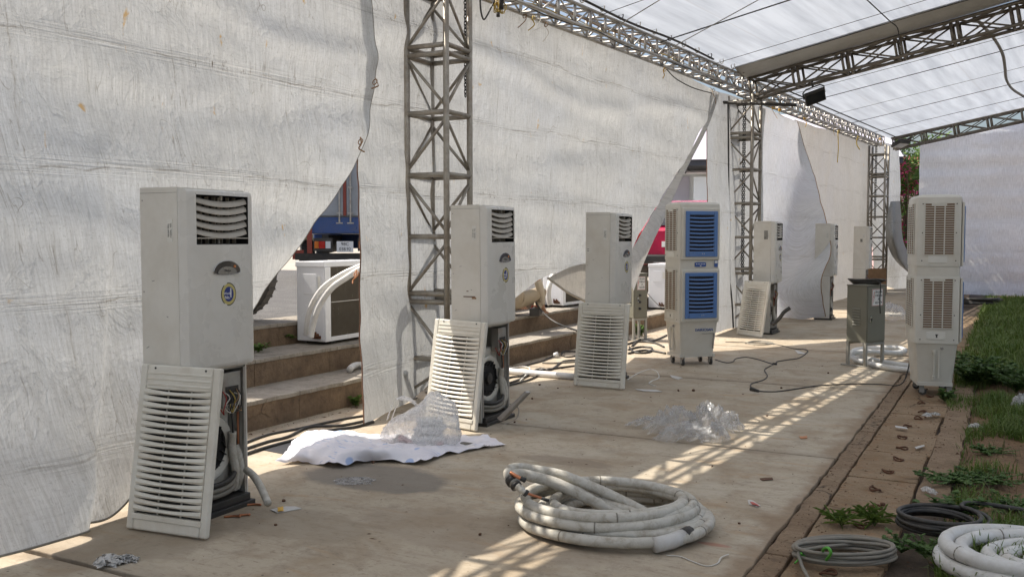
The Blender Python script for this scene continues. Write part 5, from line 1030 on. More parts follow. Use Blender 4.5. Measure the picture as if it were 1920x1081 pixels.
for k in range(9): MB().box((0, 0, .06+k*.075), (.54, .07, .02), Matrix.Rotation(.4, 3, 'X')).build('slat', 'galv' if k > 4 else 'dark_metal', gr)

# ---- grit: countless bits of dirt, bark and gravel on paving and drain
rn = random.Random(77); m = MB()
def bit(x, y, z, s):
    a = rn.random()*6.28; dx, dy = cos(a)*s, sin(a)*s; l = rn.uniform(.8, 2.6); w2 = rn.uniform(.4, .9); h = s*rn.uniform(.3, 1.0)
    m.add([(x-dx*l, y-dy*l, z), (x+dy*w2, y-dx*w2, z), (x+dx*l, y+dy*l, z), (x-dy*w2, y+dx*w2, z), (x+dx*.2, y+dy*.2, z+h)], [(0, 1, 4), (1, 2, 4), (2, 3, 4), (3, 0, 4)])
for k in range(520): bit(rn.uniform(-5.2, -1.05), rn.uniform(2.4, 15), .003, rn.uniform(.002, .0065)*(1 if rn.random() < .9 else 1.7))
for k in range(900): bit(rn.choice((-1.03, -.9, -.465))+rn.gauss(0, .045), rn.uniform(3, 12), -.011, rn.uniform(.002, .007))
for k in range(420): bit(rn.uniform(-1.0, -.3), rn.uniform(3, 11), -.012, rn.uniform(.002, .008))
for k in range(260): bit(-5.24+abs(rn.gauss(0, .06)), rn.uniform(5, 15), .003, rn.uniform(.003, .009))
for k in range(500): bit(rn.uniform(-.3, .5), rn.uniform(3.5, 10), soil_z(0, 6)+.004, rn.uniform(.003, .010))
o = m.build('grit', 'litter_brown'); tag(o, 'scattered brown grit on paving and drain', 'grit', kind='stuff')

# ================================================================== HANGING THINGS AND LINES UNDER THE ROOF
def chain(label, strands, r=.010):
    m = MB(); L = .046
    for (p, z0, z1) in strands:
        n = int((z1-z0)/(L*.72))
        for k in range(n):
            z = z1-k*L*.72; ring = []
            for q in range(8):
                a = 2*pi*q/8; u = .013*cos(a); w_ = .5*L*sin(a); ring.append(p+(V((u, 0, z+w_)) if k % 2 else V((0, u, z+w_))))
            m.tube(ring, .0055, 4, closed=True)
    o = m.build('hoist_chain', 'chain_steel', recentre=True, smooth=1); return tag(o, label, 'chain', 'hoist chains')
pc = AT(881, 100, 9.15)
chain('short double hoist chain inside the nearest lattice tower', [(V((pc.x, pc.y, 0)), 3.0, 4.0), (V((pc.x-.04, pc.y-.02, 0)), 2.9, 4.0)])
pc = AT(1393, 300, 15.95)
chain('long double hoist chain inside the middle lattice tower', [(V((pc.x, pc.y, 0)), .95, 3.9), (V((pc.x+.03, pc.y, 0)), .86, 3.9)])
pc = AT(1641, 320, 26.0)
chain('hoist chain inside the farthest lattice tower', [(V((pc.x, pc.y, 0)), 2.0, 4.1), (V((pc.x+.03, pc.y, 0)), 2.0, 4.1)])
cable('tower_cable', 'black cable running down the side of the middle lattice tower', 'cable', [AT(1365, 190, 15.7), AT(1366, 280, 15.7), AT(1366, 390, 15.7), AT(1364, 480, 15.7), AT(1372, 560, 15.7), AT(1375, 615, 15.7)], .014, 'cable_black')
o = MB().tube([AT(1355, 192, 15.75), AT(1492, 197, 14.9)], .026, 8).build('black_bar', 'dark_metal', recentre=True, smooth=1); tag(o, 'short black bar clamped across the top of the middle tower', 'bar')
def flood(label, c, rot, s=1.0, lens='lamp_clear'):
    t = thing('floodlight', label, 'floodlight', c, 0, 'floodlights', rot=rot)
    MB().bx(-.17*s, .17*s, -.06*s, .0, -.12*s, .12*s).build('housing', 'black_plastic', t, bevel=.01)
    for k in range(7): MB().bx(-.15*s+k*.045*s, -.142*s+k*.045*s, .001, .03*s, -.09*s, .09*s).build('heat_fin', 'black_plastic', t)
    MB().bx(-.15*s, .15*s, -.064*s, -.0605*s, -.09*s, .09*s).build('lens', lens, t)
    MB().tube([(-.18*s, 0, 0), (-.18*s, .0, .13*s), (-.12*s, .0, .18*s), (.12*s, .0, .18*s), (.18*s, .0, .13*s), (.18*s, 0, 0)], .012*s, 6).build('bracket', 'black_plastic', t); MB().tube([(0, 0, .18*s), (0, 0, .30*s)], .02*s, 8).build('clamp', 'black_plastic', t)
flood('black floodlight hanging under the middle roof truss', AT(1527, 180, 15.0), (radians(40), radians(-20), radians(20)), .95, 'glass_dark')
flood('black floodlight hanging at the far corner above the bougainvillea', AT(1688, 268, 25.3), (radians(70), 0, radians(60)), 1.3)
cable('lamp_lead', 'thin lead from the roof truss floodlight to the middle tower', 'wire', [AT(1510, 184, 15.0), AT(1495, 186, 15.1), AT(1470, 188, 15.2), AT(1440, 186, 15.5)], .008, 'cable_black')
def rope(label, s, o0=.2, o1=6.5, r=.006, dz=.06, mat='cable_black', sg=.10):
    k = 1.0
    pts = [T(s, o0+(o1-o0)*i/12, roof_z(o0+(o1-o0)*i/12)-dz-sg) for i in range(13)]
    o = MB().tube(pts, r, 5).build('roof_line', mat, recentre=True); return tag(o, label, 'rope', 'lines under the roof')
for px, py, r, lab in ((1056, 16, .008, 'nearest thin line under the near roof sheet'), (1122, 50, .006, 'second thin line under the near roof sheet'), (1238, 104, .013, 'thick doubled line under the near roof sheet'), (1336, 140, .006, 'last thin line under the near roof sheet before the flap')):
    rope(lab, sof(TP(px, py, .2)), r=r*.72)
for px, py, r, lab in ((1475, 186, .006, 'first line under the far roof sheet past the middle truss'), (1507, 206, .010, 'second and darkest line under the far roof sheet'), (1560, 222, .005, 'faint third line under the far roof sheet'), (1596, 231, .009, 'fourth line under the far roof sheet'), (1637, 247, .008, 'last line under the far roof sheet before the end wall')):
    rope(lab, sof(TP(px, py, .2)), r=r*.72)
for lab, a, b in (('steep line from the near eave up to the roof at left', TP(1138, 61, .2), T(2.2, 2.6, roof_z(2.6)-.14)), ('steep line from the near eave up to the roof at right', TP(1235, 103, .2), T(3.6, 2.9, roof_z(2.9)-.14))):
    tag(MB().tube([a, b], .006, 5).build('roof_line', 'cable_grey', recentre=True), lab, 'rope', 'lines under the roof')
o = MB().tube(cr([T(s2+.2+(s3-s2-.3)*i/8, 3.5+.12*sin(i), roof_z(3.5)-.05-.12*sin(pi*i/8)) for i in range(9)], 4), .028, 6).build('roof_strap', 'cable_grey', recentre=True, smooth=1); tag(o, 'dark strap running lengthwise under the far roof sheet', 'strap')
o = MB().tube(cr([T(s2-4+(3.2)*i/6, 2.6, roof_z(2.6)-.13) for i in range(7)]+[T(s2-.75, 2.62, roof_z(2.6)-.35)], 4), .009, 6).build('roof_strap', 'cable_black', recentre=True, smooth=1); tag(o, 'black line ending in a dangling tip before the roof flap', 'strap')
# wires bundled along the eave, ribbons
for k in range(4):
    pts = [T(-.4+i*.55, .10-.05*k+.03*sin(i*1.3+k), 4.02+.06*k-.03*abs(sin(i*2.1+k))) for i in range(int(s2/.55))]
    cable('eave_wire', ('lowest', 'second', 'third', 'topmost')[k]+' wire of the bundle sagging along the near eave truss', 'wire', pts, .008, ('cable_black', 'wire_yellow', 'cable_white', 'brown_tie')[k], 'wires along the eave')
cable('eave_wire', 'black wire drooping under the near eave truss close to the middle tower', 'wire', [TP(1250, 130, 0), TP(1268, 148, 0), TP(1300, 165, 0), TP(1335, 175, 0)], .008, 'cable_black', 'wires along the eave')
cable('eave_wire', 'black wire loop hanging beside the nearest lattice tower top', 'wire', [TP(900, -20, 0), TP(901, 15, 0), TP(906, 36, 0), TP(913, 30, 0), TP(927, 2, 0)], .009, 'cable_black', 'wires along the eave')
rnd = random.Random(21)
def ribbon(px, py, off, ln_, mat, lab, wd=.014):
    p = TP(px, py, off); m = MB(); q = cr([p+V((0, 0, .06)), p+V((rnd.uniform(-.03, .03), rnd.uniform(-.03, .03), 0)), p+V((rnd.uniform(-.04, .04), rnd.uniform(-.04, .04), -ln_*.5)), p+V((rnd.uniform(-.08, .08), rnd.uniform(-.05, .05), -ln_))], 5)
    m.tube(q, wd, 5, flat=.25).tube([p+V((.022*cos(a), .012*sin(a), .02+.025*sin(a))) for a in [2*pi*i/10 for i in range(10)]], wd*.7, 5, closed=True)
    o = m.build('ribbon_tie', mat, recentre=True, smooth=1); return tag(o, lab, 'ribbon', 'ties on the eave trusses')
W1 = (('brown wire tangle with black plugs hanging by the nearest lattice tower', 936, 4, .14, 'orange_tie'), ('first pale tie below the near eave truss', 984, 34, .10, 'brown_tie'), ('orange double tie below the near eave truss', 1000, 38, .12, 'wire_yellow'), ('pale looped tie below the near eave truss', 1010, 42, .10, 'cable_white'), ('long brown tie tail under the near eave truss', 1024, 50, .16, 'brown_tie'), ('small yellow tie midway along the near eave truss', 1246, 134, .10, 'yellow_tie'), ('brown knot where the turned-back tarp corner is tied up', 1338, 172, .2, 'brown_tie'), ('pale tie tails at the tied-up tarp corner', 1332, 170, .28, 'cable_white'),
 ('large amber ribbon knot just past the middle tower', 1450, 204, .18, 'yellow_tie'), ('second amber ribbon past the middle tower', 1462, 208, .12, 'yellow_tie'), ('yellow ribbon above the bluish tarp corner', 1510, 222, .18, 'yellow_tie'), ('yellow ribbon over the greyer tarp', 1565, 238, .2, 'yellow_tie'), ('long straw-coloured ribbon tail over the greyer tarp', 1573, 248, .7, 'wire_yellow'), ('pale yellow ribbon left of the farthest tower', 1609, 258, .3, 'wire_yellow'), ('amber ribbon on top of the farthest tower', 1650, 262, .2, 'yellow_tie'), ('orange knot where the nearest tarps overlap high up', 703, 158, .04, 'brown_tie'), ('orange knot at the tip of the tarp opening', 676, 270, .07, 'brown_tie'), ('orange knot on the tarp edge beside the framed condenser', 668, 518, .06, 'orange_tie'))
for lab, px, py, ln_, mt in W1: ribbon(px, py, -.10 if px > 800 else -.02, ln_, mt, lab, .016 if px > 1400 else .007)
m = MB(); p0 = TP(937, 14, 0)
for k in range(9): m.tube(cr([p0+V((rnd.uniform(-.05, .05), rnd.uniform(-.05, .05), .12)), p0+V((rnd.uniform(-.06, .06), rnd.uniform(-.06, .06), .02)), p0+V((rnd.uniform(-.05, .05), rnd.uniform(-.05, .05), -.06)), p0+V((rnd.uniform(-.06, .06), rnd.uniform(-.06, .06), .06))], 5), .005, 5)
o = m.build('wire_tangle', 'wire_yellow', recentre=True, smooth=1); tag(o, 'tangle of yellow wires at the near eave beside the nearest tower', 'wire'); sub(o, MB().tube([TP(940, 0, .05), TP(940, 18, .05)], .025, 8), 'plug', 'cable_black'); sub(o, MB().tube([TP(934, 24, .05), TP(934, 32, .05)], .02, 8), 'plug', 'cable_black')
for k in range(16):
    s = .5+k*.5; o = MB().tube([T(s, .17+.03*cos(a), 4.30+.045*sin(a)) for a in [2*pi*i/10 for i in range(10)]], .008, 5, closed=True).build('lashing', 'cable_white' if k % 3 else 'cable_black', recentre=True, smooth=1); tag(o, 'lashing loop holding the near roof sheet to the eave truss', 'tie', 'roof lashings')

# ================================================================== PLANTS
def blades(region, n, hr, wr, seed, dens, base=None):
    rn = random.Random(seed); m = MB(); vs = []; fs = []; made = 0; tries = 0
    while made < n and tries < n*12:
        tries += 1; x = rn.uniform(region[0], region[1]); y = region[2]+(region[3]-region[2])*rn.random()
        d = dens(x, y)
        if rn.random() > d: continue
        made += 1; h = rn.uniform(*hr)*(.6+.6*min(1, d)); w_ = rn.uniform(*wr); a = rn.random()*2*pi; b = rn.uniform(.15, .9); dx, dy = cos(a), sin(a); px, py = -dy*w_, dx*w_; z = soil_z(x, y)-.01
        o = len(vs); l1 = h*.45; vs += [(x-px, y-py, z), (x+px, y+py, z), (x+dx*b*h*.25-px*.8, y+dy*b*h*.25-py*.8, z+l1), (x+dx*b*h*.25+px*.8, y+dy*b*h*.25+py*.8, z+l1), (x+dx*b*h*.62-px*.5, y+dy*b*h*.62-py*.5, z+h*.8*(1-.25*b)), (x+dx*b*h*.62+px*.5, y+dy*b*h*.62+py*.5, z+h*.8*(1-.25*b)), (x+dx*b*h*1.05, y+dy*b*h*1.05, z+h*(1-.45*b))]
        fs += [(o, o+1, o+3, o+2), (o+2, o+3, o+5, o+4), (o+4, o+5, o+6)]
    m.v = [V(v) for v in vs]; m.f = fs; return m
def dens(x, y):
    e = -.27 if y < 9.2 else -.47+.05*sin(y*2.3); e += .06*noise.noise(V((y*2.1, 3, 0)))
    if x < e: return 0
    n_ = .5+.9*noise.fractal(V((x*1.6+4, y*.9, 0)), 1, 2, 3)
    if y < 9: n_ -= .12
    bare = 0
    for bx_, by_, br in ((.05, 7.6, .42), (-.02, 6.5, .22), (.22, 5.9, .3), (-.25, 4.1, .35), (.0, 9.3, .12)):
        bare = max(bare, 1-((x-bx_)**2*1.6+(y-by_)**2*.5)/(br*br))
    n_ -= 1.6*max(0, bare)
    return max(0, min(1, n_*1.5))
def mb_nomerge(m, name, mat):
    me = bpy.data.meshes.new(name); me.from_pydata([tuple(v) for v in m.v], [], m.f); me.materials.append(M_[mat]); o = link(name, me); return o
o = mb_nomerge(blades((-.55, .55, 4.2, 12), 15000, (.05, .15), (.0025, .005), 1, dens), 'grass', 'grass'); tag(o, 'patchy green grass along the brown drain', 'grass', kind='stuff')
o = mb_nomerge(blades((-.6, 1.3, 11, 26.5), 19000, (.07, .24), (.005, .011), 2, lambda x, y: max(.55, dens(x, y))*(1 if x > -.5 else 0)), 'grass', 'grass'); tag(o, 'dense green grass towards the end tarp', 'grass', kind='stuff')
o = mb_nomerge(blades((.5, 4.2, 3.0, 12), 26000, (.06, .16), (.003, .006), 4, lambda x, y: max(.12, min(1, .55+1.1*noise.fractal(V((x*.8+4, y*.6, 2)), 1, 2, 3)))), 'grass', 'grass'); tag(o, 'patchy grass farther from the drain', 'grass', kind='stuff')
o = mb_nomerge(blades((1.3, 5.5, 11, 26.5), 26000, (.12, .32), (.006, .013), 5, lambda x, y: .8), 'grass', 'grass'); tag(o, 'dense grass farther right before the end tarp', 'grass', kind='stuff')
o = mb_nomerge(blades((-.3, 1.2, 3.6, 22), 3200, (.06, .18), (.002, .004), 3, lambda x, y: .5), 'dry_grass', 'dry_blade'); tag(o, 'sparse dry blades among the grass', 'grass', kind='stuff')
def weed(label, loc, h, n, lw, seed, spread=.15, mat='weed', group=None, tilt=1.0, wid=.42):
    rn = random.Random(seed); t = thing('weed_plant', label, 'weed', loc, 0, group); st = MB(); lf = MB()
    for k in range(n):
        a = rn.random()*2*pi; b = rn.uniform(.2, 1)*spread; hh = h*rn.uniform(.5, 1); P = cr([(0, 0, 0), (cos(a)*b*.4, sin(a)*b*.4, hh*.6), (cos(a)*b, sin(a)*b, hh)], 4); st.tube(P, .003, 4)
        for q in range(2, len(P)):
            for _ in range(3 if q < len(P)-1 else 5):
                an = rn.random()*2*pi; l = lw*.72*rn.uniform(.55, 1.35); d = V((cos(an), sin(an), rn.uniform(-.1, .6)*tilt)).normalized(); s = d.cross(V((0, 0, 1))).normalized()*l*wid; u = V((0, 0, 1)); p = P[q]
                lf.add([p, p+d*l*.35+s+u*l*.06, p+d*l*.8+s*.7+u*.04*l, p+d*l*1.05-u*l*.08, p+d*l*.8-s*.7+u*.04*l, p+d*l*.35-s+u*l*.06, p+d*l*.55-u*l*.05], [(0, 1, 6), (1, 2, 6), (2, 3, 6), (3, 4, 6), (4, 5, 6), (5, 0, 6)])
    st.build('stem', mat, t); stuff(lf.build('leaves', mat, t)); return t
def G(px, py, z=-.01): return FL(px, py, z)
weed('big broad-leaved weed at the foot of the cooler beside the grass', G(1822, 722), .30, 26, .075, 1, .34); weed('broad-leaved weed sprawling right of the grassy cooler', G(1868, 722), .24, 26, .07, 2, .36); weed('broad-leaved weed at the right edge beyond the bare soil', G(1905, 735), .24, 22, .07, 3, .3)
weed('tall leaf tuft against the tank of the cooler beside the grass', G(1800, 705), .34, 9, .06, 31, .14)
weed('small leafy weed growing on the drain covers below the cooler', G(1772, 752), .10, 10, .055, 4, .14); weed('leafy weed tuft left of the corner hose coil', G(1690, 1035), .09, 12, .028, 5, .14); weed('leafy weed beside the thick black cable coil', G(1735, 1045), .10, 14, .026, 6, .12); weed('low weed mat on the edge of the second drain cover', G(1790, 905), .05, 44, .03, 7, .24, 'weed'); weed('low weed mat at the outer kerb', G(1850, 905), .055, 44, .03, 8, .24); weed('low weed mat at the right edge above the black coil', G(1900, 955), .055, 44, .03, 9, .24); weed('green weed below the crumpled kerb wrapper', G(1850, 850), .05, 30, .028, 10, .2)
weed('grassy weed in the open joint of the drain covers', G(1640, 985), .07, 5, .11, 11, .12, 'grass', tilt=1.6, wid=.06); weed('grassy weed shoots at the cover corner', G(1578, 985), .06, 4, .11, 12, .09, 'grass', tilt=1.6, wid=.06); weed('leafy weed by the thick grass at lower right', G(1790, 975), .14, 16, .05, 13, .2)
weed('bright green weed on the step left of the framed condenser', FL(520, 645, .48), .10, 12, .05, 14, .17, 'leaf_bright'); weed('small bright weed at the corner of the near step', FL(484, 660, .48), .08, 8, .045, 15, .1, 'leaf_bright'); weed('small weed on the step below the second condenser', FL(1068, 603, .26), .10, 8, .05, 16, .1, 'leaf_bright'); weed('tiny weed on the tread beside the second air conditioner', FL(985, 612, .25), .07, 5, .05, 17, .07, 'leaf_bright'); weed('weed behind the three-button cabinet legs', FL(1198, 634), .22, 9, .07, 18, .12, 'leaf_bright'); weed('thin weed at the foot of the tarp beside the lower step', FL(667, 762), .12, 5, .05, 19, .07, 'leaf_bright')

# ================================================================== BEYOND THE TARPS
def wheel(parent, x, y, z, r, wd, ax='Y'):
    Mx = Matrix.Rotation(pi/2, 4, 'X'); Mx.translation = V((x, y, z))
    w_ = MB().lathe([(r*.62, -wd/2), (r*.93, -wd/2), (r, -wd*.36), (r, wd*.36), (r*.93, wd/2), (r*.62, wd/2)], 28, Mx, cap=False).build('wheel', 'rubber', parent, smooth=30)
    tr = MB()
    for k in range(36): a = 2*pi*k/36; tr.box((x+r*cos(a), y, z+r*sin(a)), (.012, wd*.8, .022), Matrix.Rotation(-a, 3, 'Y'))
    stuff(tr.build('tread', 'rubber', w_)); MB().lathe([(r*.15, -wd*.45), (r*.3, -wd*.3), (r*.62, -wd*.38), (r*.62, wd*.38), (r*.3, wd*.3), (r*.15, wd*.45)], 20, Mx).build('rim', 'dark_metal', w_, smooth=30)
# box truck, rear towards the camera (local: rear face at x=0 facing -X, width along Y)
trk = thing('box_truck', 'blue and grey box truck seen from behind through the tarp opening', 'truck', FL(648, 446+.84*1750/17.2, .70), 0); pr = trk.location; aim = atan2(pr.y, pr.x); trk.rotation_euler = (0, 0, aim-.05)
Wt = 1.05
MB().bx(0.02, 4.4, -Wt, Wt, 1.22, 3.1).build('cargo_box', 'truck_grey', trk, bevel=.02); MB().bx(-.02, 4.4, -Wt-.02, Wt+.02, .92, 1.215).build('side_board', 'truck_blue', trk, bevel=.01)
MB().bx(-.03, -.021, -Wt-.02, Wt+.02, 1.19, 1.215).bx(-.03, -.021, -Wt-.02, Wt+.02, .935, .96).build('board_rib', 'truck_blue', trk)
for k in range(12): MB().bx(.3+k*.33, .33+k*.33, -Wt-.012, -Wt-.001, 1.24, 3.05).build('box_rib', 'truck_grey', trk)
for sy in (-1, 1):
    dr = MB().bx(-.012, .019, sy*.03 if sy > 0 else -Wt+.03, Wt-.03 if sy > 0 else -.03, 1.25, 3.05).build('rear_door', 'truck_grey', trk, bevel=.008)
    MB().tube([(-.035, sy*.10, 1.13), (-.035, sy*.10, 3.0)], .018, 8).build('lock_rod', 'galv', dr); MB().bx(-.05, -.013, sy*.10-.05, sy*.10+.05, 1.28, 1.31).bx(-.05, -.013, sy*.10-.05, sy*.10+.05, 1.75, 1.78).build('rod_bracket', 'galv', dr); MB().bx(-.04, -.03, sy*.10-.06, sy*.10+.06, 1.10, 1.125).build('rod_keeper', 'galv', dr)
    MB().tube([(-.03, sy*.5, 1.65), (-.06, sy*.5, 1.7), (-.06, sy*.5, 1.8)], .012, 6).build('door_handle', 'galv', dr)
MB().bx(-.02, .0195, -.028, .028, 1.25, 3.05).build('door_post', 'truck_red', trk)
for sy in (-1, 1):
    MB().bx(-.06, -.031, sy*.64-.045, sy*.64+.045, .56, 1.16).build('bumper_post', 'truck_red', trk)
    lm = MB().bx(-.06, .05, sy*.40-.17, sy*.40+.17, .60, .84).build('lamp_mount', 'black_plastic', trk)
    MB().bx(-.085, -.061, sy*.40-.14 if sy > 0 else -.26-.0, sy*.40-.05 if sy > 0 else -.32+.0, .65, .78).build('lamp_clear_lens', 'lamp_clear', lm)
    MB().bx(-.086, -.061, sy*.40-.04, sy*.40+.07, .65, .78).build('lamp_red_lens', 'lamp_red', lm); MB().bx(-.085, -.061, sy*.40+.075, sy*.40+.15, .65, .78).build('lamp_orange_lens', 'lamp_orange', lm)
pl = MB().bx(-.085, -.078, -.15, .15, .58, .78).build('number_plate', 'white_print', trk); 
lettering('98C', .085, 'ink', pl, (-.087, .0, .728), (pi/2, 0, -pi/2), name='plate_line', sx=1); lettering('038.92', .085, 'ink', pl, (-.087, .0, .635), (pi/2, 0, -pi/2), name='plate_line', sx=.92)
MB().bx(-.05, .06, -.9, .9, .44, .56).build('bumper', 'dark_metal', trk); MB().bx(.0, 5.9, -.42, -.30, .56, .90).bx(.0, 5.9, .30, .42, .56, .90).build('chassis_rail', 'dark_metal', trk); MB().bx(.15, .17, -.85, -.55, .15, .56).build('mud_flap', 'rubber', trk); MB().bx(.15, .17, .55, .85, .15, .56).build('mud_flap', 'rubber', trk); MB().bx(-.03, .0, .75, .95, .45, .62).build('reflector', 'truck_red', trk)
for sy in (-1, 1): wheel(trk, 1.1, sy*.78, .40, .40, .24); wheel(trk, 5.0, sy*.80, .40, .40, .22)
MB().loft([[(4.55, y, .6), (6.2, y, .6), (6.25, y, 1.35), (6.0, y, 2.35), (4.55, y, 2.4)] for y in (-.95, .95)]).build('cab', 'truck_blue', trk, bevel=.04)
# trailer mostly hidden behind the big tarp
tl_ = thing('flatbed_trailer', 'dark trailer behind the largest tarp, one tyre showing beside the framed condenser', 'trailer', FL(432, 446+.84*1750/9.6, .70), 0); tl_.rotation_euler = (0, 0, YAW+radians(172))
MB().bx(-.35, 3.2, -.2, 1.7, .98, 1.12).build('deck', 'wood', tl_); MB().bx(-.3, 4.2, .3, .42, .8, .975).bx(-.3, 4.2, 1.1, 1.22, .8, .975).build('chassis', 'dark_metal', tl_); MB().tube([(0, -.1, .48), (0, 1.6, .48)], .05, 8).build('axle', 'dark_metal', tl_)
wheel(tl_, 0, 0, .48, .48, .22); wheel(tl_, 0, 1.5, .48, .48, .22)
# cars
def car(label, loc, rz, paint, L=4.5, Wd=1.82, Hh=1.68):
    t = thing('parked_car', label, 'car', loc, rz, 'parked cars'); h = Wd/2                         # rear at x=0 facing -X
    def ring(x, zb, zs, zt, wt): return [(x, -h*.9, zb), (x, -h, zb+.15), (x, -h, zs-.12), (x, -h*.96, zs), (x, -wt, zt), (x, wt, zt), (x, h*.96, zs), (x, h, zs-.12), (x, h, zb+.15), (x, h*.9, zb)]
    k = Hh/1.68
    MB().loft([ring(0, .38, .95*k, 1.0*k, .72), ring(.08, .30, 1.0*k, 1.08*k, .74), ring(.55, .26, 1.02*k, 1.60*k, .62), ring(1.2, .24, 1.02*k, Hh, .62), ring(2.2, .24, 1.0*k, Hh-.02, .62), ring(2.9, .24, .99*k, 1.50*k, .60), ring(3.5, .24, .98*k, 1.05*k, .66), ring(4.2, .28, .85*k, .90*k, .66), ring(L, .38, .62*k, .68*k, .6)]).build('body', paint, t, smooth=32)
    MB().loft([[(x-.012, -w_, z) for w_ in (.6*s,)]+[(x-.012, .6*s, z)]+[(x2-.014, .57*s, z2)]+[(x2-.014, -.57*s, z2)] for x, z, x2, z2, s in ((.085, 1.12*k, .50, 1.52*k, 1), (.095, 1.12*k, .51, 1.52*k, 1))]).build('rear_window', 'glass_dark', t)
    for sy in (-1, 1):
        MB().prism([(.75, sy*(h*.965), 1.05*k), (1.0, sy*.70, 1.48*k), (2.3, sy*.70, 1.50*k), (2.85, sy*.80, 1.30*k), (3.2, sy*(h*.965), 1.05*k)], (0, sy*.012, 0)).build('side_window', 'glass_dark', t)
        MB().bx(-.03, .10, sy*h*.60 if sy > 0 else -h*.97, h*.97 if sy > 0 else -h*.60, .82*k, .95*k).build('tail_lamp', 'lamp_red', t, bevel=.02)
        for x in (.85, 3.55): wheel(t, x, sy*(h-.10), .33, .33, .21)
    MB().bx(-.09, .12, -h*.93, h*.93, .30, .50).build('bumper', 'black_plastic', t, bevel=.04); MB().bx(-.095, -.088, -.4, .4, .33, .345).build('bumper_trim', 'chrome', t); MB().bx(-.012, .02, -.25, .25, .66, .78).build('number_plate', 'white_print', t)
    MB().bx(.9, 2.4, -.66, -.63, Hh, Hh+.04).bx(.9, 2.4, .63, .66, Hh, Hh+.04).build('roof_rail', 'chrome', t)
    return t
cp = FL(1262, 446+.84*1750/19.5, .69); car('crimson parked car behind the turned-back tarp edge', cp, atan2(cp.y, cp.x)-.25, 'car_red')
cp = FL(1330, 446+.84*1750/27, .69); car('white parked car farther off above the blue-fronted cooler', cp, atan2(cp.y, cp.x)+.3, 'car_white', Hh=1.95)
# white house and pink house
hs = thing('white_house', 'white house with dark eaves seen through the gap left of the middle tower', 'house', FL(1290, 446+.84*1750/34, .69), YAW-radians(10))
MB().bx(-6, 6, .0, 5, 0, 3.2).build('wall', 'house_white', hs); MB().bx(.15, .95, -1.4, -.9, 0, 3.0).build('column', 'house_white', hs); MB().bx(-5.5, -4.7, -1.4, -.9, 0, 3.0).build('column', 'house_white', hs)
rfh = MB().prism([(-7, -2.0, 3.35), (7, -2.0, 3.35), (7, -1.9, 3.55), (-7, -1.9, 3.55)], (0, 2.2, .0)).build('eave', 'eave_dark', hs); MB().prism([(-7, -2.0, 3.56), (-7, 2.5, 5.6), (-7, 6, 3.56)], (14, 0, 0)).build('roof', 'house_roof', hs)
for k in range(9): MB().bx(-6.6+k*1.6, -6.5+k*1.6, -1.8, -.1, 3.2, 3.34).build('rafter', 'eave_dark', hs)
w_ = MB().bx(1.3, 2.6, -.06, -.002, .9, 2.4).build('window', 'brick_tan', hs); MB().bx(1.25, 2.65, -.08, -.0605, .85, .90).build('sill', 'house_white', w_); MB().bx(-1.2, .02, -.05, -.002, 0, 3.1).build('panel', 'house_roof', hs)
ph = thing('pink_house', 'pink house with red roof behind the bougainvillea', 'house', FL(1745, 446+1.54*1750/44, 0), YAW)
MB().bx(-2.2, 7, 0, 6, 0, 4.3).build('wall', 'house_pink', ph); MB().prism([(-2.8, -.6, 4.3), (-2.8, 3, 5.6), (-2.8, 6.6, 4.3)], (10.5, 0, 0)).build('roof', 'roof_red', ph); w_ = MB().bx(-.6, .3, -.05, -.002, 2.9, 4.2).build('window', 'eave_dark', ph); MB().bx(-.66, .36, -.08, -.051, 2.84, 2.9).build('sill', 'house_white', w_)
# bougainvillea
def bush(name, label, base, h, rad, n, seed):
    rn = random.Random(seed); t = thing(name, label, 'bougainvillea', base); st = MB(); lv = MB(); fl = MB()
    for k in range(14):
        a = rn.random()*2*pi; b = rn.uniform(.3, 1)*rad; st.tube(cr([(rn.uniform(-.1, .1), rn.uniform(-.1, .1), 0), (cos(a)*b*.3, sin(a)*b*.3, h*.5), (cos(a)*b, sin(a)*b, h*rn.uniform(.6, 1.0)), (cos(a)*b*1.5, sin(a)*b*1.5, h*rn.uniform(.5, .8))], 5), [.035*(1-i/16) for i in range(16)], 5)
    st.build('trunk', 'bark', t)
    cl = [(V((rn.gauss(0, rad*.45), rn.gauss(0, rad*.45), h*(.25+.75*rn.random()))), rn.random()) for _ in range(46)]
    for i in range(n):
        c, ty = rn.choice(cl); p = c+V((rn.gauss(0, .22), rn.gauss(0, .22), rn.gauss(0, .22))); s = rn.uniform(.04, .085); a = V((rn.gauss(0, 1), rn.gauss(0, 1), rn.gauss(0, 1))).normalized(); b = a.orthogonal().normalized()
        q = fl if ty < .42 and rn.random() < .85 else lv; q.add([p-a*s, p+b*s*.55, p+a*s, p-b*s*.55], [(0, 1, 2), (0, 2, 3)])
    stuff(lv.build('crown', 'leaf_bright', t)); stuff(fl.build('blossom', 'bloom', t)); return t
bush('bougainvillea', 'bougainvillea with magenta blossom in the gap at the far corner', FL(1702, 446+1.54*1750/33, 0), 4.9, 1.15, 7500, 5)

# ================================================================== PERSON crouching behind the tarp
def skinned(name, mat, V_, E_, R_, parent, root=0, sub_=2):
    me = bpy.data.meshes.new(name); me.from_pydata([tuple(v) for v in V_], E_, []); me.materials.append(M_[mat]); o = link(name, me, parent)
    md = o.modifiers.new('skin', 'SKIN'); md.use_smooth_shade = True; sv = me.skin_vertices[0].data
    for i, r in enumerate(R_): sv[i].radius = (r, r) if not isinstance(r, tuple) else r
    sv[root].use_root = True; s = o.modifiers.new('sub', 'SUBSURF'); s.levels = sub_; s.render_levels = sub_; return o
pz = RZ[1]
pp = FL(985, 446+(1.54-pz)*1750/12.95, pz)
per = thing('person', 'person in khaki trousers and pale shirt crouching over the step behind the tarp', 'person', pp, radians(92))     # local +X: facing along the wall
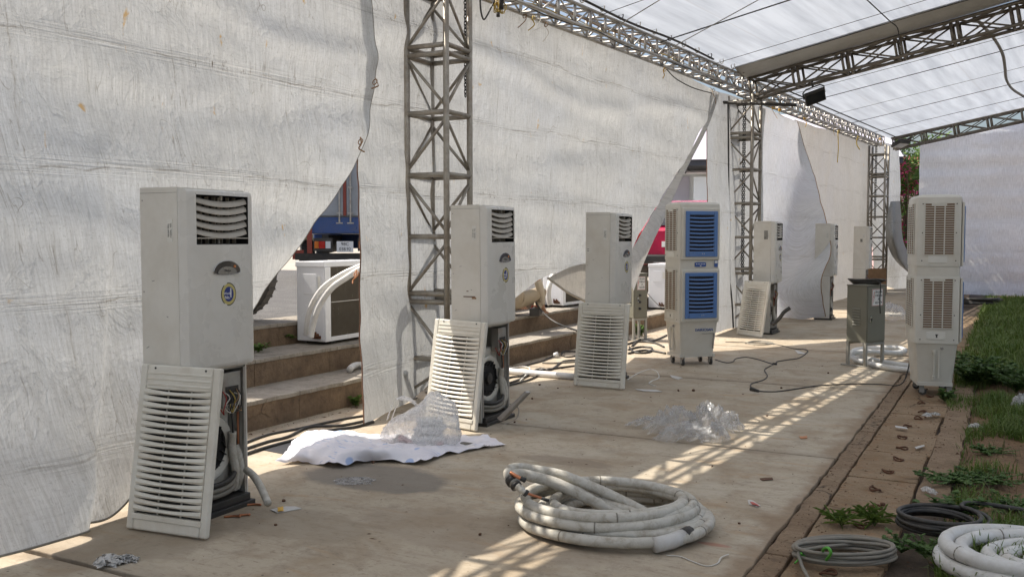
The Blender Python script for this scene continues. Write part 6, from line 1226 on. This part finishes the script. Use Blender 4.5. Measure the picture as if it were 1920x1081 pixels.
# body: pelvis, spine, neck, head; arms with hands
VB = [(-.42, 0, .30), (-.36, 0, .48), (-.26, 0, .66), (-.20, 0, .76), (-.16, 0, .84), (-.12, 0, .93), (-.11, 0, 1.02),
      (-.22, -.17, .70), (-.10, -.24, .48), (.06, -.22, .24), (.12, -.21, .12), (-.22, .17, .70), (-.05, .24, .50), (.12, .18, .30), (.18, .16, .16)]
EB = [(0, 1), (1, 2), (2, 3), (3, 4), (4, 5), (5, 6), (2, 7), (7, 8), (8, 9), (9, 10), (2, 11), (11, 12), (12, 13), (13, 14)]
RB = [.13, .125, .13, .07, .055, .10, .085, .062, .046, .036, .03, .062, .046, .036, .03]
for (pi_, hd) in ((10, V((.15, -.205, .05))), (14, V((.21, .15, .09)))):
    k = len(VB); VB.append(tuple(hd)); RB.append(.036); EB.append((pi_, k))
    for q in range(5):
        a = (q-2)*.26 if q else -.95; b0 = len(VB); ln_ = (.045, .07, .078, .072, .058)[q]; d = V((cos(a)*.85, sin(a), -.30)).normalized(); p1 = hd+V((.02, (q-2)*.017, -.008)); 
        for u in (0, .5, 1): VB.append(tuple(p1+d*ln_*u+V((0, 0, -.012*u*u)))); RB.append(.0095-.002*u)
        EB += [(k, b0), (b0, b0+1), (b0+1, b0+2)]
skinned('body', 'skin', VB, EB, RB, per)
# trousers: one thigh raised, the other knee down
VT = [(-.44, 0, .26), (-.40, -.10, .22), (-.10, -.16, .27), (.20, -.17, .335), (.10, -.17, .18), (.0, -.17, .07), (-.40, .10, .22), (-.12, .15, .20), (.10, .16, .12), (-.12, .17, .08), (-.3, .17, .07), (-.42, 0, .40)]
ET = [(0, 1), (1, 2), (2, 3), (3, 4), (4, 5), (0, 6), (6, 7), (7, 8), (8, 9), (9, 10), (0, 11)]
skinned('trousers', 'khaki', VT, ET, [.16, .12, .098, .078, .068, .06, .12, .095, .078, .065, .058, .15], per)
skinned('shoe', 'black_plastic', [(-.02, -.17, .035), (.06, -.175, .035), (.14, -.18, .03)], [(0, 1), (1, 2)], [.045, .045, .038], per); skinned('shoe', 'black_plastic', [(-.36, .17, .04), (-.42, .17, .045), (-.46, .17, .06)], [(0, 1), (1, 2)], [.04, .04, .035], per)
skinned('shirt', 'shirt', [(-.42, 0, .38), (-.36, 0, .52), (-.27, 0, .66), (-.21, 0, .75), (-.22, -.18, .69), (-.13, -.235, .53), (-.22, .18, .69), (-.09, .235, .55)], [(0, 1), (1, 2), (2, 3), (2, 4), (4, 5), (2, 6), (6, 7)], [.155, .15, .15, .085, .082, .068, .082, .068], per)
skinned('sleeve', 'sleeve', [(-.12, -.237, .51), (-.02, -.233, .36), (.06, -.222, .24), (.11, -.212, .135)], [(0, 1), (1, 2), (2, 3)], [.062, .058, .052, .045], per); skinned('sleeve', 'sleeve', [(-.07, .236, .53), (.03, .215, .40), (.12, .182, .30), (.17, .165, .18)], [(0, 1), (1, 2), (2, 3)], [.062, .058, .052, .045], per)
m = MB(); m.lathe([(.01, .125), (.06, .115), (.098, .07), (.112, .0), (.106, -.05), (.095, -.08)], 20, Matrix.Translation((-.13, 0, .985))); m.build('hair', 'hair', per, smooth=1)
fa = MB(); fa.lathe([(.003, .03), (.014, .0), (.02, -.025), (.004, -.03)], 10, Matrix.Translation((-.005, 0, .975)) @ Matrix.Rotation(.2, 4, 'Y')); fa.build('nose', 'skin', per, smooth=1)
for sy in (-1, 1): MB().lathe([(.002, -.01), (.011, -.006), (.012, 0), (.011, .006), (.002, .01)], 10, Matrix.Translation((-.022, sy*.036, .985))).build('eye', 'ink', per, smooth=1); MB().lathe([(.004, -.03), (.014, -.02), (.018, .01), (.01, .03)], 10, Matrix.Translation((-.12, sy*.098, .965))).build('ear', 'skin', per, smooth=1)
MB().box((-.014, 0, .928), (.012, .05, .008)).build('mouth', 'wire_red', per, bevel=.003)
o = MB().bx(-.07, .07, -.09, .09, 0, .10).build('tool_case', 'black_plastic', bevel=.008); o.location = FL(1003, 446+(1.54-pz)*1750/12.75, pz)+V((0, 0, .002)); o.rotation_euler = (0, 0, .4); tag(o, 'small black instrument case by the crouching person', 'case'); h_ = MB().tube([(-.05, 0, .10), (-.04, 0, .13), (.04, 0, .13), (.05, 0, .10)], .008, 6).build('handle', 'ink_red', o)
